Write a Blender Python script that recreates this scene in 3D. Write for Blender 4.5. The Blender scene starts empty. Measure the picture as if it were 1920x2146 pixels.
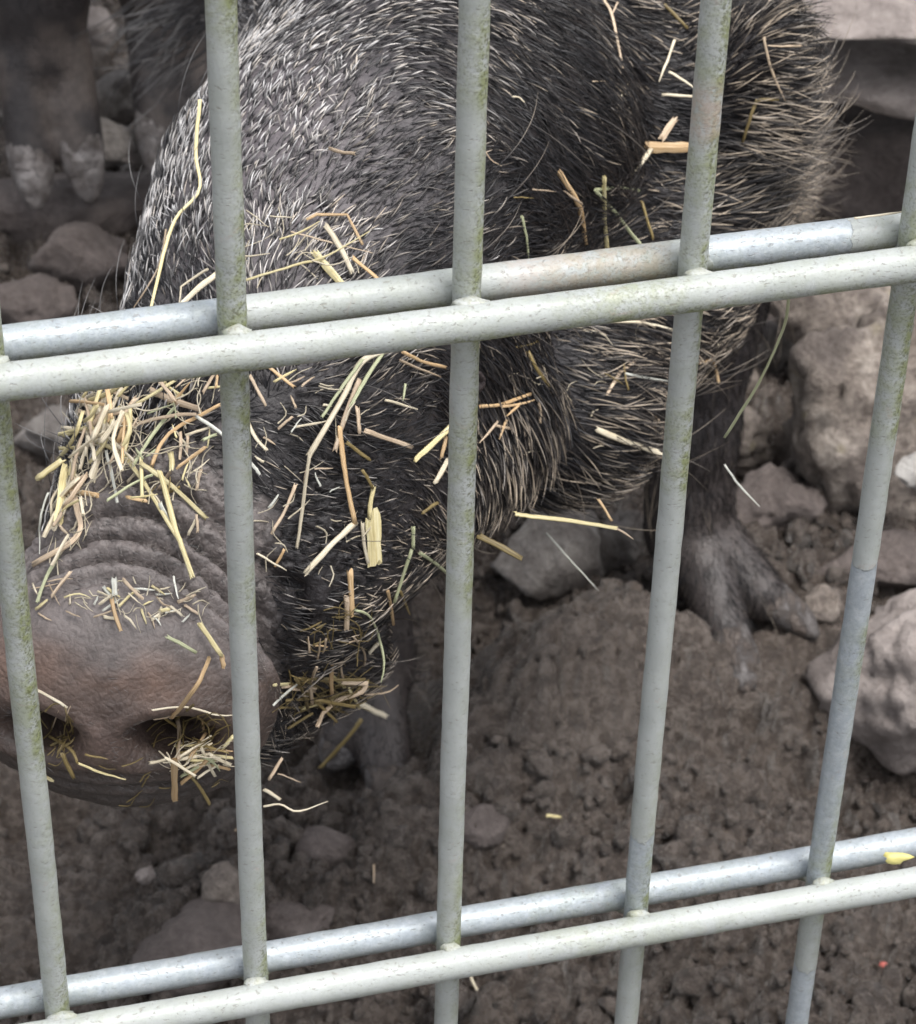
import bpy, bmesh, math, random
import numpy as np
from mathutils import Vector, Euler, Matrix
from mathutils.bvhtree import BVHTree

random.seed(7)
RNG = np.random.default_rng(11)
scene = bpy.context.scene
COL = scene.collection

# ------------------------------------------------------------------ camera
F_PX, IW, IH = 5951.6, 1920.0, 2146.0
CAM = np.array([-0.12896, -0.47271, 0.78612])
EUL = Euler((0.88225, -0.021024, -0.247974), 'XYZ')
MAT = np.array(EUL.to_matrix())
cam_data = bpy.data.cameras.new('camera')
cam = bpy.data.objects.new('camera', cam_data)
COL.objects.link(cam)
cam.location = CAM
cam.rotation_euler = EUL
cam_data.sensor_fit = 'HORIZONTAL'
cam_data.sensor_width = 36.0
cam_data.lens = F_PX / IW * 36.0
cam_data.clip_start = 0.02
cam_data.clip_end = 500
cam_data.dof.use_dof = True
cam_data.dof.focus_distance = 0.65
cam_data.dof.aperture_fstop = 60.0
scene.camera = cam

# ------------------------------------------------------------------ world + sun (bright overcast)
world = bpy.data.worlds.new('World')
scene.world = world
world.use_nodes = True
wn = world.node_tree
for n in list(wn.nodes):
    wn.nodes.remove(n)
sky = wn.nodes.new('ShaderNodeTexSky')
sky.sky_type = 'NISHITA'
sky.sun_disc = False
sky.sun_elevation = math.radians(73)
sky.sun_rotation = math.radians(135)
sky.air_density = 1.0
sky.dust_density = 4.0
hsv = wn.nodes.new('ShaderNodeHueSaturation')
hsv.inputs['Saturation'].default_value = 0.28
bg = wn.nodes.new('ShaderNodeBackground')
bg.inputs['Strength'].default_value = 0.15
wo = wn.nodes.new('ShaderNodeOutputWorld')
wn.links.new(sky.outputs[0], hsv.inputs['Color'])
wn.links.new(hsv.outputs[0], bg.inputs['Color'])
wn.links.new(bg.outputs[0], wo.inputs['Surface'])
sun_data = bpy.data.lights.new('sun', 'SUN')
sun_data.energy = 1.5
sun_data.angle = math.radians(24)
sun_data.color = (1.0, 0.985, 0.96)
sun = bpy.data.objects.new('sun', sun_data)
COL.objects.link(sun)
sun.rotation_euler = Vector((-.20, .20, -.94)).to_track_quat('-Z', 'Y').to_euler()   # light comes from above, right of the camera
scene.view_settings.view_transform = 'Standard'
scene.view_settings.look = 'None'
scene.view_settings.exposure = 0.98
scene.view_settings.gamma = 1.0
scene.view_settings.use_curve_mapping = False
scene.cycles.use_denoising = True
scene.cycles.max_bounces = 6
scene.cycles_curves.shape = 'THICK'
scene.cycles_curves.subdivisions = 2

# ------------------------------------------------------------------ helpers
def ray(px, py):
    v = MAT @ np.array([(px - IW / 2) / F_PX, -(py - IH / 2) / F_PX, -1.0])
    return v

def aty(px, py, Y):
    v = ray(px, py)
    return CAM + v * ((Y - CAM[1]) / v[1])

def atz(px, py, Z):
    v = ray(px, py)
    return CAM + v * ((Z - CAM[2]) / v[2])

def atd(px, py, d):
    return CAM + ray(px, py) * d

def project(P):
    q = (P - CAM) @ MAT
    return np.stack([IW / 2 + F_PX * q[:, 0] / -q[:, 2], IH / 2 - F_PX * q[:, 1] / -q[:, 2]], 1)

def tag(o, label=None, cat=None, group=None, kind=None):
    if label: o['label'] = label
    if cat: o['category'] = cat
    if group: o['group'] = group
    if kind: o['kind'] = kind
    return o

def empty(name, loc, label, cat, group=None):
    o = bpy.data.objects.new(name, None)
    o.empty_display_size = 0.02
    COL.objects.link(o)
    o.location = loc
    return tag(o, label, cat, group)

def mesh_obj(name, verts, faces, mat, parent=None, smooth=True):
    me = bpy.data.meshes.new(name)
    me.from_pydata([tuple(v) for v in verts], [], [tuple(f) for f in faces])
    return link_mesh(name, me, mat, parent, smooth)

def link_mesh(name, me, mat, parent=None, smooth=True):
    if smooth:
        me.polygons.foreach_set('use_smooth', [True] * len(me.polygons))
    me.update()
    if mat: me.materials.append(mat)
    o = bpy.data.objects.new(name, me)
    COL.objects.link(o)
    if parent:
        o.parent = parent
        o.matrix_parent_inverse = Matrix.Translation(-Vector(parent.location))
    return o

def np_mesh(name, V, Q):
    """fast mesh from numpy vertices and faces of one size"""
    me = bpy.data.meshes.new(name)
    n, k = Q.shape
    me.vertices.add(len(V)); me.vertices.foreach_set('co', np.asarray(V, np.float32).ravel())
    me.loops.add(n * k); me.loops.foreach_set('vertex_index', Q.astype(np.int32).ravel())
    me.polygons.add(n); me.polygons.foreach_set('loop_start', np.arange(0, n * k, k, dtype=np.int32))
    me.update(calc_edges=True)
    me.validate()
    return me

# --- numpy noise
def _hash(ix, iy, iz, s):
    h = (ix.astype(np.int64) * 374761393 + iy.astype(np.int64) * 668265263 + iz.astype(np.int64) * 2147483647 + s * 974634777) & 0xffffffff
    h = ((h ^ (h >> 13)) * 1274126177) & 0xffffffff
    h = ((h ^ (h >> 16)) * 2246822519) & 0xffffffff
    return ((h ^ (h >> 15)) & 0xffffff).astype(np.float64) / 0xffffff

def vnoise(P, s=0):
    i = np.floor(P).astype(np.int64); f = P - i
    f = f * f * f * (f * (f * 6 - 15) + 10)
    r = 0
    for dx in (0, 1):
        for dy in (0, 1):
            for dz in (0, 1):
                w = (f[:, 0] if dx else 1 - f[:, 0]) * (f[:, 1] if dy else 1 - f[:, 1]) * (f[:, 2] if dz else 1 - f[:, 2])
                r = r + w * _hash(i[:, 0] + dx, i[:, 1] + dy, i[:, 2] + dz, s)
    return r * 2 - 1

def fbm(P, octv=4, s=0, gain=0.5):
    r = 0; a = 1.0
    for o in range(octv):
        r = r + a * vnoise(P * (2.03 ** o) + 17.3 * o, s + o)
        a *= gain
    return r

def worley2(X, Y, s=0):
    ix = np.floor(X).astype(np.int64); iy = np.floor(Y).astype(np.int64)
    f1 = np.full(X.shape, 9.0); f2 = f1.copy(); idv = np.zeros(X.shape)
    z = np.zeros_like(ix)
    for dx in (-1, 0, 1):
        for dy in (-1, 0, 1):
            cx = ix + dx; cy = iy + dy
            px = cx + _hash(cx, cy, z, s); py = cy + _hash(cx, cy, z, s + 5)
            d = np.hypot(px - X, py - Y)
            m = d < f1
            f2 = np.where(m, f1, np.minimum(f2, d))
            idv = np.where(m, _hash(cx, cy, z, s + 9), idv)
            f1 = np.where(m, d, f1)
    return f1, f2, idv

def worley3(P, s=0):
    i = np.floor(P).astype(np.int64)
    f1 = np.full(len(P), 9.0); f2 = f1.copy()
    for dx in (-1, 0, 1):
        for dy in (-1, 0, 1):
            for dz in (-1, 0, 1):
                c = i + np.array([dx, dy, dz])
                q = c + np.stack([_hash(c[:, 0], c[:, 1], c[:, 2], s + k) for k in range(3)], 1)
                d = np.linalg.norm(q - P, axis=1)
                m = d < f1
                f2 = np.where(m, f1, np.minimum(f2, d)); f1 = np.where(m, d, f1)
    return f1, f2

def smooth01(a, b, x):
    t = np.clip((x - a) / (b - a), 0, 1)
    return t * t * (3 - 2 * t)

# --- materials
def new_mat(name):
    m = bpy.data.materials.new(name)
    m.use_nodes = True
    nt = m.node_tree
    b = nt.nodes['Principled BSDF']
    return m, nt, b

def N(nt, typ, **kw):
    n = nt.nodes.new(typ)
    for k, v in kw.items():
        if k in n.inputs: n.inputs[k].default_value = v
        else: setattr(n, k, v)
    return n

def noise_node(nt, scale, detail=6, rough=0.55, dist=0.0, co=None):
    t = N(nt, 'ShaderNodeTexNoise')
    t.inputs['Scale'].default_value = scale
    t.inputs['Detail'].default_value = detail
    t.inputs['Roughness'].default_value = rough
    t.inputs['Distortion'].default_value = dist
    if co is not None: nt.links.new(co, t.inputs['Vector'])
    return t.outputs['Fac']

def ramp(nt, fac, stops):
    r = N(nt, 'ShaderNodeValToRGB')
    e = r.color_ramp.elements
    e[0].position, e[0].color = stops[0][0], (*stops[0][1], 1)
    e[1].position, e[1].color = stops[-1][0], (*stops[-1][1], 1)
    for p, c in stops[1:-1]:
        x = e.new(p); x.color = (*c, 1)
    nt.links.new(fac, r.inputs[0])
    return r.outputs[0]

def mixc(nt, fac, a, b):
    m = N(nt, 'ShaderNodeMix', data_type='RGBA')
    for sock, v in ((m.inputs[0], fac), (m.inputs[6], a), (m.inputs[7], b)):
        if hasattr(v, 'links') or hasattr(v, 'is_output'): nt.links.new(v, sock)
        elif isinstance(v, (int, float)): sock.default_value = v
        else: sock.default_value = (*v, 1)
    return m.outputs[2]

def mathn(nt, op, a, b=0.0, c=None):
    m = N(nt, 'ShaderNodeMath', operation=op)
    for i, v in enumerate((a, b, c)):
        if v is None: continue
        if hasattr(v, 'is_output'): nt.links.new(v, m.inputs[i])
        else: m.inputs[i].default_value = v
    return m.outputs[0]

def bump(nt, b, h, strength=0.5, dist=0.001):
    n = N(nt, 'ShaderNodeBump')
    n.inputs['Strength'].default_value = strength
    n.inputs['Distance'].default_value = dist
    nt.links.new(h, n.inputs['Height'])
    nt.links.new(n.outputs[0], b.inputs['Normal'])

def objco(nt):
    return N(nt, 'ShaderNodeTexCoord').outputs['Object']

def geoco(nt):
    return N(nt, 'ShaderNodeNewGeometry').outputs['Position']

def attr(nt, name):
    a = N(nt, 'ShaderNodeAttribute'); a.attribute_name = name
    return a

# ------------------------------------------------------------------ ground
def soil_material():
    m, nt, b = new_mat('wet_soil')
    co = geoco(nt)
    n1 = noise_node(nt, 9, 8, 0.6, 0, co)
    n2 = noise_node(nt, 190, 8, 0.75, 0, co)
    c1 = ramp(nt, n1, [(0.36, (0.065, 0.050, 0.041)), (0.5, (0.150, 0.120, 0.101)), (0.66, (0.25, 0.207, 0.178))])
    c2 = ramp(nt, n2, [(0.40, (0.034, 0.026, 0.021)), (0.51, (0.148, 0.119, 0.100)), (0.66, (0.36, 0.305, 0.265))])
    c = mixc(nt, 0.55, c1, c2)
    sp = ramp(nt, noise_node(nt, 330, 2, .5, 0, co), [(.70, (0, 0, 0)), (.76, (1, 1, 1))])
    c = mixc(nt, mathn(nt, 'MULTIPLY', sp, .7), c, (.36, .30, .25))
    nt.links.new(c, b.inputs['Base Color'])
    r = N(nt, 'ShaderNodeMapRange'); nt.links.new(n2, r.inputs[0])
    r.inputs[3].default_value = 0.05; r.inputs[4].default_value = 0.48
    nt.links.new(r.outputs[0], b.inputs['Roughness'])
    b.inputs['Specular IOR Level'].default_value = 0.85
    h = mathn(nt, 'ADD', noise_node(nt, 260, 6, 0.65, 0, co), mathn(nt, 'MULTIPLY', n2, 1.5))
    bump(nt, b, h, 1.0, 0.0050)
    return m
SOIL = soil_material()

MOUNDS = []   # (x, y, rx, ry, angle, height, smoothness)
def mound(px, py, lx, ly, ang, h, sm=1.0):
    p = atz(px, py, 0.0)
    MOUNDS.append((p[0], p[1], lx, ly, math.radians(ang), h, sm))
mound(1150, 1490, .062, .034, 34, .036, .35)
mound(1340, 1520, .070, .024, 14, .020, .3)
mound(1180, 1440, .030, .012, 20, .008, 1.0)
mound(1150, 1560, .030, .010, 25, .006, 1.0)
mound(980, 1800, .10, .03, 25, .016, .5)
mound(420, 1960, .030, .022, 10, .022)
mound(1560, 1800, .05, .03, 0, .012, .4)
mound(200, 1650, .05, .03, 0, -.018, 0)
mound(1010, 1330, .05, .04, 0, -.012, 0)
mound(1880, 1650, .05, .03, 0, -.03, 0)
mound(1640, 1230, .06, .04, 0, .010, 0)

def ground_height(X, Y, detail=True):
    shp = X.shape
    x = X.ravel(); y = Y.ravel()
    P = np.stack([x, y, np.zeros_like(x)], 1)
    h = 0.010 * fbm(P * 7, 3, 3) + 0.006 * fbm(P * 24, 2, 9)
    sm = np.zeros_like(x)
    for (mx, my, rx, ry, a, hh, s) in MOUNDS:
        dx = x - mx; dy = y - my
        u = (dx * math.cos(a) + dy * math.sin(a)) / rx
        v = (-dx * math.sin(a) + dy * math.cos(a)) / ry
        g = np.exp(-(u * u + v * v) ** 1.3)
        h += hh * g
        sm = np.maximum(sm, s * g)
    if detail:
        w = P + 0.004 * np.stack([vnoise(P * 80, 31), vnoise(P * 80, 32), np.zeros_like(x)], 1)
        patch = (.25 + .75 * smooth01(-0.6, 0.15, fbm(P * 11, 2, 21))) * (1 - 0.55 * sm)
        for sc, amp, sd in ((0.034, 0.014, 1), (0.018, 0.0105, 2), (0.0100, 0.0065, 3), (0.0055, 0.0032, 4)):
            f1, f2, idv = worley2(w[:, 0] / sc, w[:, 1] / sc, sd)
            tilt = (np.sin(idv * 40) * w[:, 0] / sc + np.cos(idv * 57) * w[:, 1] / sc) % 1.0 - .5
            lump = np.sqrt(np.clip(1 - (f1 / 0.70) ** 2.6, 0, 1)) * (0.25 + 1.0 * idv) * (1 + .0 * tilt)
            k = patch if sc < 0.03 else patch * 0.7
            h += amp * lump * k
        h += 0.0050 * (1 - np.abs(fbm(P * 75, 4, 40))) * (0.35 + patch) + .0018 * fbm(P * 330, 2, 44)
        h -= 0.017 * patch
        f1, f2, idv = worley2(w[:, 0] / .0085 + .3, w[:, 1] / .0085, 7)
        h -= .0028 * (1 - smooth01(0, .25, f2 - f1)) * patch          # cracks between the crumbs
    return h.reshape(shp)

def graded(lo, hi, step, far):
    core = np.arange(lo, hi, step)
    out = []; s = step; a = 0
    while a < far:
        s *= 1.16; a += s; out.append(a)
    out = np.array(out)
    return np.concatenate([lo - out[::-1], core, core[-1] + out])

gx = graded(-0.24, 0.52, 0.0019, 60)
gy = graded(0.10, 1.02, 0.0019, 60)
GX, GY = np.meshgrid(gx, gy, indexing='ij')
GZ = ground_height(GX, GY)
far = np.maximum(np.abs(GX - .15), np.abs(GY - .5))
GZ = GZ * np.clip(1.6 - far * 0.25, 0.2, 1)
nx, ny = GX.shape
idx = np.arange(nx * ny).reshape(nx, ny)
Q = np.stack([idx[:-1, :-1].ravel(), idx[1:, :-1].ravel(), idx[1:, 1:].ravel(), idx[:-1, 1:].ravel()], 1)
me = np_mesh('ground', np.stack([GX.ravel(), GY.ravel(), GZ.ravel()], 1), Q)
ground = link_mesh('ground', me, SOIL)
tag(ground, 'dark churned wet mud floor of the pig pen', kind='structure')

def gz(x, y):
    return float(ground_height(np.array([x]), np.array([y]), False)[0])

def ico(sub):
    bm = bmesh.new()
    bmesh.ops.create_icosphere(bm, subdivisions=sub, radius=1)
    V = np.array([v.co[:] for v in bm.verts]); Fc = np.array([[v.index for v in f.verts] for f in bm.faces])
    bm.free()
    return V, Fc
ICO = {k: ico(k) for k in (1, 2, 3, 4, 5)}

def rotm(a, b, c):
    return np.array(Euler((a, b, c)).to_matrix())

# loose clods, thousands: nobody could count them
def clods():
    Vs = []; Fs = []; off = 0
    V2, F2 = ICO[2]; V1, F1 = ICO[1]
    shapes = []
    for k in range(24):
        base, ff = (V2, F2)
        d = 1 + 0.42 * fbm(base * 1.5 + k * 7.1, 3, k)
        shapes.append((base * d[:, None], ff))
    n = 14000
    P = RNG.uniform([-0.2, 0.12], [0.5, 1.0], (n, 2))
    keep = fbm(np.c_[P * 13, np.zeros(n)], 2, 21) > RNG.uniform(-0.7, 0.5, n)
    P = P[keep]
    H = ground_height(P[:, 0], P[:, 1])
    for i, (x, y) in enumerate(P):
        r = 0.0019 * (1 + RNG.pareto(2.4)); r = min(r, 0.0085)
        s, ff = shapes[RNG.integers(24)]
        A = rotm(*RNG.uniform(0, 6.28, 3))
        v = (s * np.array([1, RNG.uniform(.65, 1), RNG.uniform(.5, .8)]) * r) @ A.T + np.array([x, y, H[i] + r * RNG.uniform(-0.1, .35)])
        Vs.append(v); Fs.append(ff + off); off += len(v)
    o = link_mesh('soil_clods', np_mesh('soil_clods', np.concatenate(Vs), np.concatenate(Fs)), SOIL)
    tag(o, 'small loose clods of dark wet soil strewn over the mud', kind='stuff')
clods()

# ------------------------------------------------------------------ stones
def stone_material(name, c0, c1, c2, scale=40, spots=None, rough=0.75):
    m, nt, b = new_mat(name)
    co = objco(nt)
    n1 = noise_node(nt, scale, 8, 0.65, 0.3, co)
    n2 = noise_node(nt, scale * 6, 8, 0.7, 0, co)
    c = mixc(nt, 0.4, ramp(nt, n1, [(0.3, c0), (0.5, c1), (0.68, c2)]), ramp(nt, n2, [(0.35, c0), (0.65, c2)]))
    if spots:
        v = N(nt, 'ShaderNodeTexVoronoi'); v.inputs['Scale'].default_value = scale * 2.2
        nt.links.new(co, v.inputs['Vector'])
        s = ramp(nt, v.outputs['Distance'], [(0.18, (1, 1, 1)), (0.32, (0, 0, 0))])
        sel = ramp(nt, noise_node(nt, scale * .9, 3, .5, 0, co), [(0.5, (0, 0, 0)), (0.6, (1, 1, 1))])
        f = mathn(nt, 'MULTIPLY', s, sel)
        c = mixc(nt, f, c, spots)
    # mud smears on the lower, wetter faces
    mud = ramp(nt, noise_node(nt, scale * .6, 5, .6, .5, co), [(0.46, (0, 0, 0)), (0.6, (1, 1, 1))])
    c = mixc(nt, mathn(nt, 'MULTIPLY', mud, 0.7), c, (0.12, 0.097, 0.088))
    nt.links.new(c, b.inputs['Base Color'])
    b.inputs['Roughness'].default_value = rough
    bump(nt, b, mathn(nt, 'ADD', n1, n2), 1.0, 0.006)
    return m
ST_BROWN = stone_material('brown_stone', (.06, .045, .038), (.22, .175, .145), (.62, .54, .47), 40, (.42, .36, .26))
ST_PINK = stone_material('pink_grey_stone', (.22, .185, .17), (.40, .345, .32), (.56, .49, .455), 26)
ST_GREY = stone_material('grey_stone', (.14, .12, .11), (.30, .27, .25), (.52, .48, .44), 45)
ST_WHITE = stone_material('white_stone', (.4, .38, .35), (.58, .55, .52), (.68, .66, .63), 30)
ST_MUD = stone_material('muddy_stone', (.09, .07, .063), (.18, .145, .13), (.30, .25, .23), 50)

def rock(name, px, py, sx, sy, sz, mat, label, cat='rock', rot=(0, 0, 0), zc=None, seed=0, rough=0.22, cuts=7, sub=4, group=None, fine=0.05):
    """px,py: where its middle shows; sx,sy,sz half sizes in metres"""
    z0 = sz * 0.45 if zc is None else zc
    p = atz(px, py, z0)
    if z0 < .03:
        for _ in range(4):
            qx = p[0] + np.array([0, 1, -1, 0, 0]) * sx * .6; qy = p[1] + np.array([0, 0, 0, 1, -1]) * sy * .6
            g_ = float(np.mean(ground_height(qx, qy)))
            z0 = g_ + sz * .40; p = atz(px, py, z0)
    V, Fc = ICO[sub]
    V = V.copy()
    rr = random.Random(seed)
    for k in range(cuts):        # planar facets
        nrm = Vector((rr.uniform(-1, 1), rr.uniform(-1, 1), rr.uniform(-1, 1))).normalized()
        d = rr.uniform(.62, .85); nn = np.array(nrm)
        dist = V @ nn - d
        V -= np.outer(np.clip(dist, 0, None) * .92, nn)
    dn = 1 + rough * fbm(V * 1.2 + seed * 3.7, 3, seed) + fine * fbm(V * 6 + seed, 4, seed + 3, .6)
    V = V * dn[:, None] * np.array([sx, sy, sz])
    V = V @ rotm(*[math.radians(a) for a in rot]).T
    o = link_mesh(name, np_mesh(name, V, Fc), mat)
    o.location = (p[0], p[1], z0)
    tag(o, label, cat, group)
    return o

rock('boulder', 1850, 890, .053, .045, .070, ST_BROWN, 'big brown conglomerate boulder behind the fence at the right, rough and pitted', rot=(10, 5, 25), seed=3, sub=5, fine=.09)
rock('boulder', 1985, 1405, .050, .035, .038, ST_PINK, 'pale pinkish boulder cut off by the right edge beside the last wire', rot=(0, 12, 10), seed=5, sub=5, fine=.055, cuts=8)
rock('flat_slab', 1955, 30, .17, .09, .028, ST_PINK, 'large flat pinkish stone slab with a sharp front edge, top right corner', 'stone slab', rot=(4, 0, -28), zc=.085, seed=8, sub=5, rough=.12, cuts=9)
rock('flat_slab', 1930, -40, .15, .08, .012, ST_PINK, 'thin upper layer of pinkish stone lying back on the large flat slab, top right', 'stone slab', rot=(4, 0, -24), zc=.125, seed=52, sub=5, rough=.14, cuts=6)
rock('flat_slab', 2020, 330, .17, .05, .04, ST_MUD, 'dark muddy block in the shade under the big pinkish slab', 'stone slab', rot=(0, 0, -25), zc=.02, seed=9)
rock('stone', 1925, 985, .010, .010, .008, ST_WHITE, 'small whitish stone resting on the brown boulder at the right edge', zc=.055, seed=12)
rock('stone', 1150, 1165, .026, .020, .026, ST_GREY, 'grey stone below the jowl with a pale dusty top', seed=14, rough=.15)
rock('stone', 1300, 1150, .014, .012, .020, ST_GREY, 'narrow grey stone between the grey stone and the front leg', seed=15)
rock('stone', 1540, 920, .020, .016, .016, ST_BROWN, 'knobbly brown stone beside the lower left of the big boulder', seed=17, fine=.12)
rock('stone', 1560, 730, .022, .016, .018, ST_GREY, 'greyish stone under the fuzzy cheek, left of the big boulder', seed=18)
rock('stone', 1500, 820, .018, .015, .018, ST_BROWN, 'round brown stone right behind the fourth wire, below the cheek', seed=19)
rock('stone', 1620, 1060, .020, .016, .016, ST_MUD, 'mud-covered stone above the splayed hoof', seed=20, fine=.12)
rock('stone', 1720, 1270, .009, .008, .009, ST_BROWN, 'small ochre stone just right of the splayed hoof', seed=21)
rock('pebble', 685, 1775, .0115, .0095, .0095, ST_MUD, 'smooth round brown pebble in the mud below the snout', 'pebble', seed=23, rough=.08, cuts=1, zc=.015, fine=.02)
rock('pebble', 468, 1865, .0085, .008, .0115, ST_BROWN, 'upright speckled pebble beside the second wire, near the bottom', 'pebble', seed=24, rough=.1, cuts=2, zc=.013)
rock('pebble', 308, 1835, .0045, .004, .004, ST_PINK, 'tiny pinkish pebble between the first and second wires', 'pebble', seed=25, zc=.012)
rock('stone', 410, 1985, .027, .02, .016, ST_MUD, 'rounded mud-coated lump above the lower bar, between first and second wires', seed=26, rough=.1, cuts=2)
rock('stone', 610, 1930, .014, .011, .009, ST_MUD, 'dull brown stone half sunk in mud right of the second wire', seed=27)
rock('pebble', 1035, 2085, .0045, .004, .003, ST_WHITE, 'tiny cream pebble below the lower bar by the third wire', 'pebble', seed=28)
rock('stone', 1020, 1730, .012, .010, .007, ST_MUD, 'flat muddy stone in the mud right of the third wire', seed=29, rough=.1)
# upper left rubble
rock('flat_slab', 110, 440, .060, .030, .018, ST_MUD, 'flat muddy ledge stone under the background hooves, top left', 'stone slab', rot=(0, 0, 5), zc=.020, seed=33, rough=.1, cuts=6)
rock('stone', 170, 545, .026, .02, .018, ST_MUD, 'dull brown stone with a pale top below the ledge, left', seed=34)
rock('stone', 235, 300, .022, .018, .012, ST_GREY, 'pale chipped stone between the two background hooves', seed=35, zc=.045)
rock('stone', 225, 215, .018, .014, .016, ST_GREY, 'grey rubble stone between the two background legs', seed=36, zc=.045)
rock('stone', 205, 140, .011, .01, .01, ST_BROWN, 'small brown rubble stone between the background legs', seed=37, zc=.05)
rock('stone', 200, 60, .013, .012, .012, ST_PINK, 'small pinkish rubble stone at the top, between the background legs', seed=38, zc=.05)
rock('stone', 60, 640, .022, .018, .013, ST_MUD, 'muddy lump at the left edge above the upper bar', seed=39)
rock('stone', 1640, 700, .02, .02, .02, ST_MUD, 'dark stone tucked at the left side of the big boulder', seed=42)
rock('stone', 1740, 640, .03, .02, .02, ST_BROWN, 'brown stone just under the upper bar, above the big boulder', seed=43, zc=.04)
rock('stone', 1860, 1180, .03, .016, .012, ST_MUD, 'low muddy stone between the big boulder and the pale boulder', seed=44)
rock('stone', 110, 905, .016, .012, .012, ST_GREY, 'bluish grey stone in shade left of the straw heap', seed=45)

# small red grit and shards
def red_material():
    m, nt, b = new_mat('red_grit'); b.inputs['Base Color'].default_value = (.38, .09, .07, 1); b.inputs['Roughness'].default_value = .6
    return m
RED = red_material()
for k, (px, py, where) in enumerate([(140, 1695, 'just below the snout'), (1240, 1297, 'left of the fourth wire'), (1893, 1275, 'at the right edge above the pale boulder'), (1850, 2030, 'near the lower right corner')]):
    p = atz(px, py, 0.004); h = float(ground_height(np.array([p[0]]), np.array([p[1]]))[0])
    V, Fc = ICO[2]; V = V * (1 + .25 * fbm(V * 1.5 + k * 5, 2, k))[:, None] * np.array([.0018, .0015, .0012])
    o = link_mesh('brick_grit', np_mesh('brick_grit', V, Fc), RED); o.location = (p[0], p[1], h + .001)
    tag(o, 'speck of red brick grit in the mud ' + where, 'grit')

# ------------------------------------------------------------------ implicit-surface pig bodies
def sd_ell(P, c, r, A=None):
    q = P - c
    if A is not None: q = q @ A
    k0 = np.linalg.norm(q / r, axis=1); k1 = np.linalg.norm(q / (r * r), axis=1)
    return k0 * (k0 - 1) / np.maximum(k1, 1e-9)

def sd_cap(P, a, b, ra, rb):
    ba = b - a
    h = np.clip(((P - a) @ ba) / (ba @ ba), 0, 1)
    return np.linalg.norm(P - a - h[:, None] * ba, axis=1) - (ra + (rb - ra) * h)

def smin(a, b, k):
    h = np.clip(0.5 + 0.5 * (b - a) / k, 0, 1)
    return b + (a - b) * h - k * h * (1 - h)

def eval_sdf(prims, P):
    d = np.full(len(P), 1.0)
    for pr in prims:
        t, k = pr[0], pr[-1]
        if t == 'e': v = sd_ell(P, pr[1], pr[2], pr[3])
        elif t == 'c': v = sd_cap(P, pr[1], pr[2], pr[3], pr[4])
        elif t == '-e':
            v = sd_ell(P, pr[1], pr[2], pr[3]); d = -smin(-d, v, k); continue
        elif t == '-c':
            v = sd_cap(P, pr[1], pr[2], pr[3], pr[4]); d = -smin(-d, v, k); continue
        d = smin(d, v, k)
    return d

def surface_nets(prims, lo, hi, h):
    lo = np.array(lo); n = np.ceil((np.array(hi) - lo) / h).astype(int)
    ax = [lo[i] + h * np.arange(n[i]) for i in range(3)]
    Fg = np.empty(n, np.float32)
    gy_, gz_ = np.meshgrid(ax[1], ax[2], indexing='ij')
    for i, x in enumerate(ax[0]):
        P = np.stack([np.full(gy_.size, x), gy_.ravel(), gz_.ravel()], 1)
        Fg[i] = eval_sdf(prims, P).reshape(gy_.shape)
    S = Fg < 0
    c = np.zeros(np.array(n) - 1, int)
    for dx in (0, 1):
        for dy in (0, 1):
            for dz in (0, 1):
                c += S[dx:n[0] - 1 + dx, dy:n[1] - 1 + dy, dz:n[2] - 1 + dz]
    act = (c > 0) & (c < 8)
    vid = -np.ones(act.shape, int); vid[act] = np.arange(act.sum())
    I = np.argwhere(act)
    V = lo + (I + 0.5) * h
    quads = []
    for a in range(3):
        b_, c_ = (a + 1) % 3, (a + 2) % 3
        s0 = [slice(1, -1)] * 3; s1 = [slice(1, -1)] * 3
        s0[a] = slice(0, -1); s1[a] = slice(1, None)
        A0, A1 = S[tuple(s0)], S[tuple(s1)]
        for flip in (False, True):
            E = np.argwhere((A0 & ~A1) if not flip else (~A0 & A1))
            off = np.array([1, 1, 1]); off[a] = 0
            E = E + off
            ub = np.zeros(3, int); ub[b_] = 1
            uc = np.zeros(3, int); uc[c_] = 1
            q = [E - ub - uc, E - uc, E, E - ub]
            if flip: q = q[::-1]
            quads.append(np.stack([vid[t[:, 0], t[:, 1], t[:, 2]] for t in q], 1))
    return V, np.concatenate(quads)

def grad(fn, P, e=4e-4):
    g = np.stack([fn(P + np.eye(3)[i] * e) - fn(P - np.eye(3)[i] * e) for i in range(3)], 1) / (2 * e)
    return g

def project_to(fn, P, it=4):
    for _ in range(it):
        d = fn(P); g = grad(fn, P)
        P = P - (np.clip(d, -.004, .004) / np.maximum((g * g).sum(1), .05))[:, None] * g
    return P

def A3(e1, e2, e3):
    return np.stack([np.array(e, float) / np.linalg.norm(e) for e in (e1, e2, e3)], 1)

HEAD = np.array([.30, .95, .0]); HEAD /= np.linalg.norm(HEAD)      # horizontal heading of the muzzle, backwards
LAT = np.array([HEAD[1], -HEAD[0], 0])
UP = np.array([0, 0, 1.])
NOSE = aty(232, 1478, .040)
TILT = math.radians(8)
NUP = UP * math.cos(TILT) + HEAD * math.sin(TILT)
NBK = HEAD * math.cos(TILT) - UP * math.sin(TILT)
NA = np.stack([LAT, NBK, NUP], 1)

def B(px, py, Y): return aty(px, py, Y)
def loc(l, b_, u): return NOSE + LAT * l + NBK * b_ + NUP * u

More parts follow.
